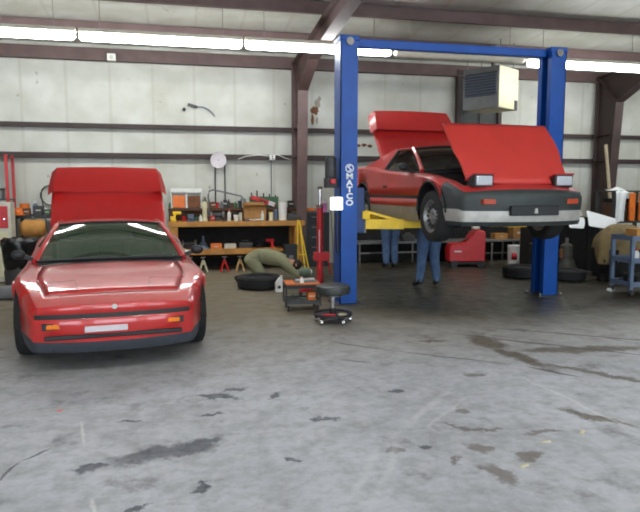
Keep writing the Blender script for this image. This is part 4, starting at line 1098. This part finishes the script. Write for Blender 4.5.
# exhaust fan in the wall and unit heater in front of it
ef = thing('exhaust_fan', 'dark square wall exhaust fan behind the unit heater', 'fan', (6.37, 12.46, 3.34))
MB().box(-.52, .52, -.06, .06, -.70, -.60).box(-.52, .52, -.06, .06, .60, .70).box(-.52, -.44, -.06, .06, -.6, .6).box(.44, .52, -.06, .06, -.6, .6).build('frame', 'primer_dark', ef)
MB().box(-.44, .44, .03, .06, -.6, .6).build('shutter_panel', 'darkgrey', ef)
for a in (20, 110, 200, 290):
    MB().prism([(.06*math.cos(R(a)), -.0, .06*math.sin(R(a))), (.40*math.cos(R(a-16)), -.02, .40*math.sin(R(a-16))), (.40*math.cos(R(a+16)), .01, .40*math.sin(R(a+16)))], (0, .008, 0)).build('fan_blade', 'darkgrey', ef)
MB().cyl((0, -.05, 0), (0, .03, 0), .08, n=16).build('fan_hub', 'black', ef)
ht = thing('unit_heater', 'cream hanging gas unit heater with louvred front below the roof', 'heater', (5.84-.60*.375*0-.19, 10.95, 3.04), R(-58))
MB().box(-.38, .38, -.02, .70, 0, .76).build('cabinet', 'cream', ht, bevel=.012)
MB().box(-.38, .38, -.035, -.02, 0, .76).build('front_panel', 'grey', ht, bevel=.006)
lv = MB().box(-.33, .33, -.05, -.036, .26, .66)
lv.build('louvre_back', 'darkgrey', ht)
for i in range(8):
    m4 = Matrix.Translation((0, -.055, .25+.052*i)) @ Matrix.Rotation(R(35), 4, 'X')
    MB().box(-.33, .33, -.022, .022, -.003, .003, 0, m4).build('louvre', 'greyblue', ht)
MB().box(.382, .39, .55, .66, .0, .18).build('access_plate', 'darkgrey', ht)
MB().cyl((.1, .3, .76), (.1, .3, 1.2), .075, n=18).build('flue_pipe', 'steel', ht)
for x in (-.36, .36):
    for y in (.05, .55): MB().cyl((x*.95, y, .76), (x*.95, y, 1.24), .008, n=6).build('hanger_rod', 'steel', ht)
# pole leaning at the far column
tag(MB().tube([(8.86, 11.1, .03), (8.93, 11.45, 1.4), (8.98, 11.72, 2.48)], .035, 8).build('leaning_pole', 'pole'), 'long pale pole leaning against the far steel column', 'pole')

# ------------------------------------------------------------------ left of the parked car
rkf = thing('shelving_unit', 'red steel shelving frame at the left edge with cluttered shelves', 'shelving', (-3.25, 12.15, 0))
for x in (-.55, .36):
    for y in (-.22, .22): MB().box(x-.022, x+.022, y-.022, y+.022, 0, 2.14).build('upright', 'jackred', rkf)
for z in (.25, .85, 1.36, 2.10): MB().box(-.57, .38, -.24, .24, z-.02, z).build('shelf', 'primer' if z > 2 else 'darkgrey', rkf)
for i, (x, z, m, l) in enumerate([(-.18, 1.36, 'orange', 'orange tool case on the red shelving frame'), (.14, 1.36, 'grey', 'grey metal case on the red shelving frame'), (-.1, .85, 'black', 'black case on the middle shelf of the red frame'), (.16, .85, 'yellow', 'yellow case on the middle shelf of the red frame')]):
    carton(l, (-3.25+x, 12.10, z), .22, .24, .16+.03*(i % 2), m, name='tool_case', cat='case', lid='black' if i % 2 else None)
sg = thing('cabinet_sign', 'red and white metal cabinet cut by the left edge of the photo', 'cabinet', (-2.86, 11.0, 0))
MB().box(-.22, .22, 0, .30, .02, 1.32).build('body', 'offwhite', sg, bevel=.008)
MB().box(-.20, .18, -.012, 0, .90, 1.26).build('door', 'jackred', sg, bevel=.006)
MB().box(-.20, .18, -.012, 0, .10, .84).build('drawer', 'cream', sg, bevel=.006)
MB().cyl((.13, -.03, 1.05), (.13, -.012, 1.05), .014, n=10).build('knob', 'chrome', sg)
bn = thing('side_bench', 'dark steel bench behind the raised lid of the parked car', 'bench', (-1.72, 12.1, 0))
MB().box(-1.1, 1.1, -.32, .32, 1.02, 1.08).build('top', 'darkgrey', bn, bevel=.004)
for x in (-1.05, 1.05):
    for y in (-.27, .27): MB().box(x-.03, x+.03, y-.03, y+.03, 0, 1.02).build('leg', 'darkgrey', bn)
MB().box(-1.06, 1.06, -.28, .28, .40, .44).build('shelf', 'darkgrey', bn)
BX = -1.72
for i, (x, k, r, h, m, c, l) in enumerate([
        (-.92, 'can', .08, .20, 'orange', 'orange', 'orange can on the dark bench next to the red shelving'),
        (-.74, 'bottle', .05, .24, 'greyblue', 'white', 'blue grey bottle on the dark bench next to the orange can'),
        (-.60, 'can', .06, .14, 'white', 'steel', 'white can on the dark bench behind the parked car'),
        (-.44, 'bottle', .045, .26, 'brown', 'black', 'brown bottle on the dark bench beside the raised red lid'),
        (-.3, 'can', .05, .16, 'green', 'steel', 'green can on the dark bench touching the edge of the raised lid'),
        (.88, 'bottle', .04, .20, 'green', 'yellow', 'green bottle with a yellow cap on the dark bench right of the lid'),
        (.98, 'can', .05, .15, 'yellow', 'black', 'yellow can on the dark bench right of the raised lid')]):
    if k == 'can': can(l, (BX+x, 12.0, 1.08), r, h, m, c)
    else: bottle(l, (BX+x, 12.0, 1.08), r, h, m, c)
hh = thing('hard_hat', 'orange hard hat on the dark bench above the yellow air tank', 'hat', (BX-1.0, 11.86, 1.08))
MB().lathe([(0, .13), (.05, .125), (.09, .09), (.105, .03), (.10, 0), (.095, 0), (.1, .03)], 22).build('shell', 'orange', hh)
MB().lathe([(.10, .0), (.135, .0), (.135, .012), (.10, .014)], 22).build('brim', 'orange', hh)
for i, (x, m, r, h, l) in enumerate([(-.86, 'brown', .06, .12, 'on the dark bench right of the orange hard hat'), (-.66, 'darkgrey', .07, .16, 'on the dark bench in front of the blue grey bottle'),
        (-.52, 'green', .05, .10, 'on the dark bench in front of the white can'), (-.36, 'brown', .06, .18, 'on the dark bench at the edge of the raised lid'), (.93, 'jackred', .05, .11, 'on the dark bench right of the raised lid')]):
    carton('small %s box %s' % (NM[m], l), (BX+x, 11.86, 1.08), r*2, r*1.6, h, m, name='small_box')
for i, (x, r, l) in enumerate([(-2.30, .16, 'black coiled air hose hanging on the wall above the dark bench'), (-1.98, .13, 'smaller black coiled cable hanging nearer to the raised lid')]):
    tag(MB().tube([(x+r*math.cos(R(a))*(1+.03*math.sin(a)), 12.50-.012*(a//360), 1.42+r*1.15*math.sin(R(a))) for a in range(0, 1081, 24)], .012, 6).build('hose_coil', 'terminal'), l, 'hose')
yb = thing('air_tank', 'dull yellow portable air tank before the dark bench on the left', 'tank', (-2.42, 11.55, 0))
MB().lathe([(0, -.22), (.10, -.20), (.15, -.14), (.155, .14), (.10, .20), (0, .22)], 24, (0, 0, .86), axis='x').build('tank', 'wood', yb)
for x in (-.12, .12): MB().box(x-.02, x+.02, -.10, .10, 0.02, .73).build('stand_leg', 'darkgrey', yb)
MB().cyl((0, 0, 1.0), (0, 0, 1.06), .03, n=12).build('valve', 'steel', yb)
for i, (a, b, l) in enumerate([((-2.02, 11.2, .02), (-2.28, 11.66, 1.35), 'thin dark rod leaning against the dark bench'), ((-2.2, 11.1, .02), (-1.98, 11.66, 1.25), 'second thin rod crossing the first at the dark bench')]):
    tag(MB().tube([a, b], .013, 6).build('rod', 'darkgrey'), l, 'rod')
dm = thing('trash_drum', 'drum lined with a shiny black garbage bag, left of the parked car', 'trash drum', (-2.40, 10.55, 0))
MB().lathe([(0, 0), (.25, 0), (.25, .02), (.262, .25), (.25, .27), (.262, .48), (.25, .50), (.25, .68), (0, .68)], 28).build('drum', 'darkgrey', dm)
bgm = MB(); rows = []
random.seed(5)
for j, (r, z) in enumerate([(.262, .30), (.275, .42), (.27, .55), (.285, .66), (.28, .73), (.24, .77), (.17, .755), (.08, .73), (.005, .71)]):
    rows.append([Vector(((r*(1+.05*math.sin(5*a+j)+.03*math.sin(11*a+2*j)))*math.cos(a), (r*(1+.05*math.sin(5*a+j)))*math.sin(a), z+.012*math.sin(7*a+j))) for a in [2*math.pi*k/36 for k in range(37)]])
bgm.grid(rows).build('garbage_bag', 'bag', dm, weld=True, solid=.004)
pp = thing('floor_pipe', 'grey cylinder lying on the floor left of the parked car', 'cylinder', (-2.52, 9.3, 0))
pp.name = 'gas_cylinder'
MB().lathe([(0, -.48), (.07, -.47), (.10, -.42), (.10, .30), (.085, .36), (.04, .40), (.035, .46), (0, .46)], 24, (0, 0, .10), axis='x').build('shell', 'grey', pp)
MB().cyl((.44, 0, .10), (.50, 0, .10), .025, n=12).build('valve', 'steel', pp)

# ------------------------------------------------------------------ below and behind the raised car
for z, y in ((0, 0),):
    b2 = thing('rear_bench', 'low grey metal bench along the wall under the raised car', 'bench', (5.45, 12.05, 0))
    MB().box(-1.95, 1.95, -.25, .30, .44, .48).build('top', 'grey', b2, bevel=.004)
    for x in (-1.9, -.6, .6, 1.5):
        for yy in (-.20, .25): MB().cyl((x, yy, 0), (x, yy, .44), .022, n=8).build('leg', 'steel', b2)
    MB().box(-1.95, 1.95, .31, .33, 0, .98).build('shade_panel', 'dark', b2)  # dark sheet added for the shade on the lower wall
    MB().bar((-1.9, -.2, .26), (-.6, -.2, .26), .02, .03).bar((.6, -.2, .2), (1.5, -.2, .2), .02, .03).build('rail', 'steel', b2)
rm = thing('portable_compressor', 'red wheeled shop machine on the floor behind the raised car', 'compressor', (5.62, 11.42, 0), R(-12))
MB().prism([(-.36, -.22, .10), (.36, -.22, .10), (.36, -.22, .70), (.20, -.22, .76), (.06, -.22, .60), (-.02, -.22, .48), (-.32, -.22, .46), (-.37, -.22, .36)], (0, .40, 0)).build('cover', 'jackred', rm, bevel=.03)
MB().box(-.32, .32, -.20, .16, .06, .11).build('base', 'black', rm)
MB().box(-.26, -.12, -.232, -.22, .30, .33).build('label_plate', 'plate', rm)
MB().tube([(-.14, -.05, .47), (-.10, -.05, .55), (.02, -.05, .55), (.05, -.05, .58)], .016, 8).build('handle', 'steel', rm)
MB().box(.12, .26, -.15, .0, .745, .80).build('pale_knob', 'offwhite', rm, bevel=.02)
for x in (-.26, .26): MB().cyl((x, -.24, .07), (x, -.19, .07), .07, n=18).build('wheel', 'black', rm)
bu = can('white plastic bucket with a red label under the raised car', (6.70, 11.36, 0), .145, .40, 'white', 'white', name='bucket', cat='bucket', handle=True)
rdl = MB()
rdl.grid([[Vector((.147*math.sin(R(a)), -.147*math.cos(R(a)), z)) for a in range(-56, -12, 6)] for z in (.12, .26)]).build('red_label', 'jackred', bu, solid=.002)
b3 = bottle('tall white jug standing right of the bucket, at the plain blue post', (7.22, 11.45, .0), .085, .45, 'white', 'offwhite')
carton('brown cardboard box on the grey bench above the bucket', (7.14-.02, 12.05, .48), .26, .22, .25, 'cardboard')
carton('yellowish flat box left of the brown box on the grey bench', (6.72, 12.05, .48), .30, .2, .12, 'wood', name='parts_box')
clutter('grinder', 'dark motor on the grey bench behind the red machine', (6.15, 12.02, .48))
clutter('toolbox', 'dark toolbox on the grey bench behind the jeans of the standing person', (4.62, 11.98, .48))
wp_ = tag(MB().tube([(0, 0, 0.0), (0, 0, .40)], .02, 8).ball((0, 0, .42), .03, 8).build('valve_stand', 'steel', None, (6.26, 11.5, 0)), 'thin steel stand between the red machine and bucket', 'stand')

# ------------------------------------------------------------------ right-hand pile
def bent_panel(name, label, pts, m, cat, th=.012, group=None):
    return tag(MB().grid(pts).build(name, m, None, solid=th, subsurf=2), label, cat, group)
tp = thing('covered_engine', 'tan tarp bunched over an engine on the floor at right', 'engine', (7.22, 8.98, 0))
MB().box(-.30, .30, -.30, .30, .12, .55).cyl((-.38, 0, .35), (-.30, 0, .35), .14, n=18).box(-.36, .36, -.06, .06, 0, .12).box(-.25, .25, -.33, .33, .04, .12).build('engine_block', 'dark', tp, bevel=.02)
for x in (-.18, .0, .18): MB().cyl((x, -.36, .40), (x, -.29, .42), .05, n=12).build('exhaust_port', 'brown', tp)
rows = []; random.seed(11)
for j in range(15):
    q = j/14; row = []
    for i in range(37):
        a = 2*math.pi*i/36
        prof_r = .02+.36*math.sin(min(1, q*1.25)*math.pi/2)**.8+.02*q
        prof_z = .94-.62*max(0, q-.12)**1.35*(1+.25*math.sin(2*a+.6))
        w = 1+q*(.09*math.sin(6*a+1)+.05*math.sin(11*a+2*q))
        row.append(Vector((prof_r*w*math.cos(a)+.06*(1-q), prof_r*.9*w*math.sin(a), max(.10, prof_z+.012*math.sin(9*a+7*q)))))
    rows.append(row)
MB().grid(rows).build('tarp', 'tan', tp, weld=True, solid=.006)
def bil(a, b, c, d, n=6, bulge=.05):
    a, b, c, d = map(Vector, (a, b, c, d)); out = []
    for j in range(n):
        q = j/(n-1); row = []
        for i in range(n):
            f = i/(n-1); p = (a*(1-f)+b*f)*(1-q)+(d*(1-f)+c*f)*q
            p.z += bulge*math.sin(f*math.pi)*math.sin(q*math.pi); p.y -= bulge*.6*math.sin(q*math.pi); row.append(p)
        out.append(row)
    return out
bent_panel('fender_panel', 'small white fender panel tipped down, nearest to the raised car', bil((6.64, 9.50, .86), (6.93, 9.52, .84), (7.17, 9.85, 1.03), (6.76, 9.85, .99)), 'sheet', 'car panel')
bent_panel('hood_panel', 'large white panel sloping down behind the tan tarp', bil((7.08, 9.60, .88), (7.62, 9.62, .80), (8.05, 10.08, .97), (7.36, 10.08, 1.15), bulge=.03), 'sheet', 'car panel')
bent_panel('fender_panel', 'flat grey white panel behind the small white fender panel', bil((6.90, 10.22, 1.03), (7.42, 10.22, 1.03), (7.50, 10.5, 1.20), (7.0, 10.5, 1.20), bulge=.01), 'offwhite', 'car panel')
hp = thing('parts_crate', 'dark crate of scrap parts below the two white panels', 'crate', (7.15, 10.55, 0))
MB().box(-.62, .62, -.35, .35, 0, .06).box(-.62, .62, -.35, -.31, .06, 1.0).box(-.62, .62, .31, .35, .06, 1.0).box(-.62, -.58, -.31, .31, .06, 1.0).box(.58, .62, -.31, .31, .06, 1.0).build('crate', 'dark', hp)
for x in (-.4, .0, .4): MB().box(x-.04, x+.04, -.37, -.35, 0, 1.0).build('batten', 'dark', hp)
gx = thing('gearbox', 'grey gearbox standing on the floor before the dark scrap crate', 'gearbox', (6.86, 9.88, 0))
MB().lathe([(0, 0), (.21, 0), (.22, .05), (.20, .09), (.13, .28), (.11, .30), (.11, .52), (.06, .56), (0, .56)], 22).build('housing', 'grey_oily', gx)
for a in range(0, 360, 45): MB().box(.205*math.cos(R(a))-.015, .205*math.cos(R(a))+.015, .205*math.sin(R(a))-.015, .205*math.sin(R(a))+.015, .05, .09).build('bolt_lug', 'grey_oily', gx)
MB().cyl((0, 0, .56), (0, 0, .66), .03, n=12).build('output_shaft', 'steel', gx)
MB().box(-.16, -.10, -.06, .06, .30, .46).build('side_cover', 'brown', gx, bevel=.008)
tyre_thing('black tyre lying flat between the plain blue post and the gearbox', (6.45, 9.24, 0), r=.30, w=.18)
for i, (x, y, r, l) in enumerate(((6.40, 10.02, .17, 'small dark drum in front of the scrap crate'), (7.98, 10.15, .18, 'dark drum between the scrap crate and blue cart'))):
    d_ = thing('oil_drum', l, 'drum', (x, y, 0))
    MB().lathe([(0, 0), (r, 0), (r, .2), (r*1.04, .21), (r, .22), (r, .4), (r*1.04, .41), (r, .42), (r, .55), (0, .55)], 24).build('drum', 'dark', d_)
    MB().lathe([(r*1.02, .54), (r*1.02, .56), (r*.9, .56), (r*.88, .545), (0, .545)], 24).build('rim', 'darkgrey', d_)
sh2 = thing('storage_rack', 'dark storage rack with orange posts at the right edge, before the wall', 'rack', (8.72, 10.75, 0))
for x in (-.42, .48):
    for y in (-.25, .25): MB().box(x-.03, x+.03, y-.03, y+.03, 0, 1.50).build('upright', 'darkgrey', sh2)
MB().box(-.10, .02, -.30, -.25, .92, 1.46).build('orange_panel', 'orange', sh2, bevel=.01)
MB().box(.12, .18, -.30, -.25, .92, 1.46).build('orange_strip', 'orange', sh2, bevel=.01)
for z in (.20, .88, 1.48): MB().box(-.46, .52, -.28, .28, z, z+.03).build('shelf', 'darkgrey', sh2)
carton('dark brown box inside the rack with orange posts', (8.60, 10.78, .911), .40, .36, .44, 'darkwood', name='parts_box', lid='dark')
carton('dark box at the right inside the rack with orange posts', (9.02, 10.78, .911), .28, .36, .36, 'dark', name='parts_box', lid='black')
wc = MB(); rows = []
for j in range(13):
    q = j/12; row = []
    for i in range(9):
        f = (i-4)/4
        if q < .45: p = Vector((8.30+.19*(f+1)+.0, 10.52+.0+.36*(.45-q)/.45-.06, 1.535+.035*math.sin(3*f+6*q)+.02*math.cos(9*q)))
        else: p = Vector((8.30+.13*(f+1)*(1-.35*(q-.45))-.02, 10.44+.02*math.sin(5*f+4*q), 1.535-(q-.45)*1.15+.02*math.sin(4*f)))
        row.append(p)
    rows.append(row)
tag(wc.grid(rows).build('white_cloth', 'cloth', None, solid=.012, subsurf=1), 'white cloth hanging over the corner of the dark storage rack', 'cloth')
# blue cart cut by the right edge
bc = thing('utility_cart', 'blue steel utility cart cut by the right edge of the photo', 'cart', (6.68, 7.75, 0), R(-4))
for x in (-.36, .36):
    for y in (-.22, .22):
        MB().box(x-.025, x+.025, y-.025, y+.025, .10, .86).build('upright', 'greyblue', bc)
        w = MB().cyl((x-.018, y, .05), (x+.018, y, .05), .05, n=16).build('caster', 'darkgrey', bc)
        MB().box(x-.025, x+.025, y-.02, y+.02, .055, .10).build('caster_fork', 'steel', w)
for z in (.14, .48, .80): tray(MB(), z, .385, .245, .07).build('shelf_tray', 'greyblue', bc)
carton('yellow-brown box on top of the blue utility cart', (6.56, 7.75, .813), .26, .24, .15, 'wood', name='parts_box')
can('small red can on top of the blue utility cart', (6.78, 7.66, .813), .05, .12, 'jackred')
carton('dark case on the lower tray of the blue utility cart', (6.62, 7.75, .153), .34, .28, .14, 'dark', name='tool_case', cat='case', lid='black')
bottle('white bottle on the middle tray of the blue utility cart', (6.50, 7.70, .493), .04, .18, 'white', 'jackred')
tag(MB().ball((0, 0, .03), (.06, .05, .03), 8).build('rag_ball', 'cloth', None, (6.33, 8.0, 0)), 'small wadded white rag on the floor by the blue cart', 'rag')
# litter on the concrete
for i, (x, y, l, m) in enumerate([(2.15, 3.22, 'small pale paper scrap on the floor, between the two others', 'cream'), (1.84, 2.95, 'small pale paper scrap nearest to the camera', 'cream'), (2.46, 3.30, 'small pale paper scrap farthest to the right on the floor', 'cream')]):
    s_ = MB().grid([[Vector((-.03+.02*a, -.012+.012*b, .003+.006*((a*b) % 2))) for a in range(4)] for b in range(3)])
    tag(s_.build('paper_scrap', m, None, (x, y, 0), (0, 0, R(20*i)), solid=.002), l, 'paper scrap', 'paper scraps on the concrete')

# ------------------------------------------------------------------ light, camera
w = bpy.data.worlds.new('sky'); S.world = w; w.use_nodes = True
bgn = w.node_tree.nodes['Background']; bgn.inputs['Color'].default_value = (.80, .90, 1.0, 1); bgn.inputs['Strength'].default_value = 3.0
cam = bpy.data.cameras.new('camera'); co = bpy.data.objects.new('camera', cam); COL.objects.link(co)
cam.sensor_width = 36; cam.lens = 620/640*36; cam.clip_start = .05
co.location = (0, 0, 1.52)
co.rotation_euler = (R(90)-math.atan(66/620), 0, -R(13))
S.camera = co
S.cycles.filter_width = 1.9
S.view_settings.view_transform = 'Standard'; S.view_settings.look = 'None'
S.view_settings.exposure = 1.15; S.view_settings.gamma = 1
S.cycles.max_bounces = 8; S.cycles.diffuse_bounces = 4; S.cycles.transparent_max_bounces = 12
S.cycles.caustics_reflective = False; S.cycles.caustics_refractive = False
S.cycles.sample_clamp_indirect = 4
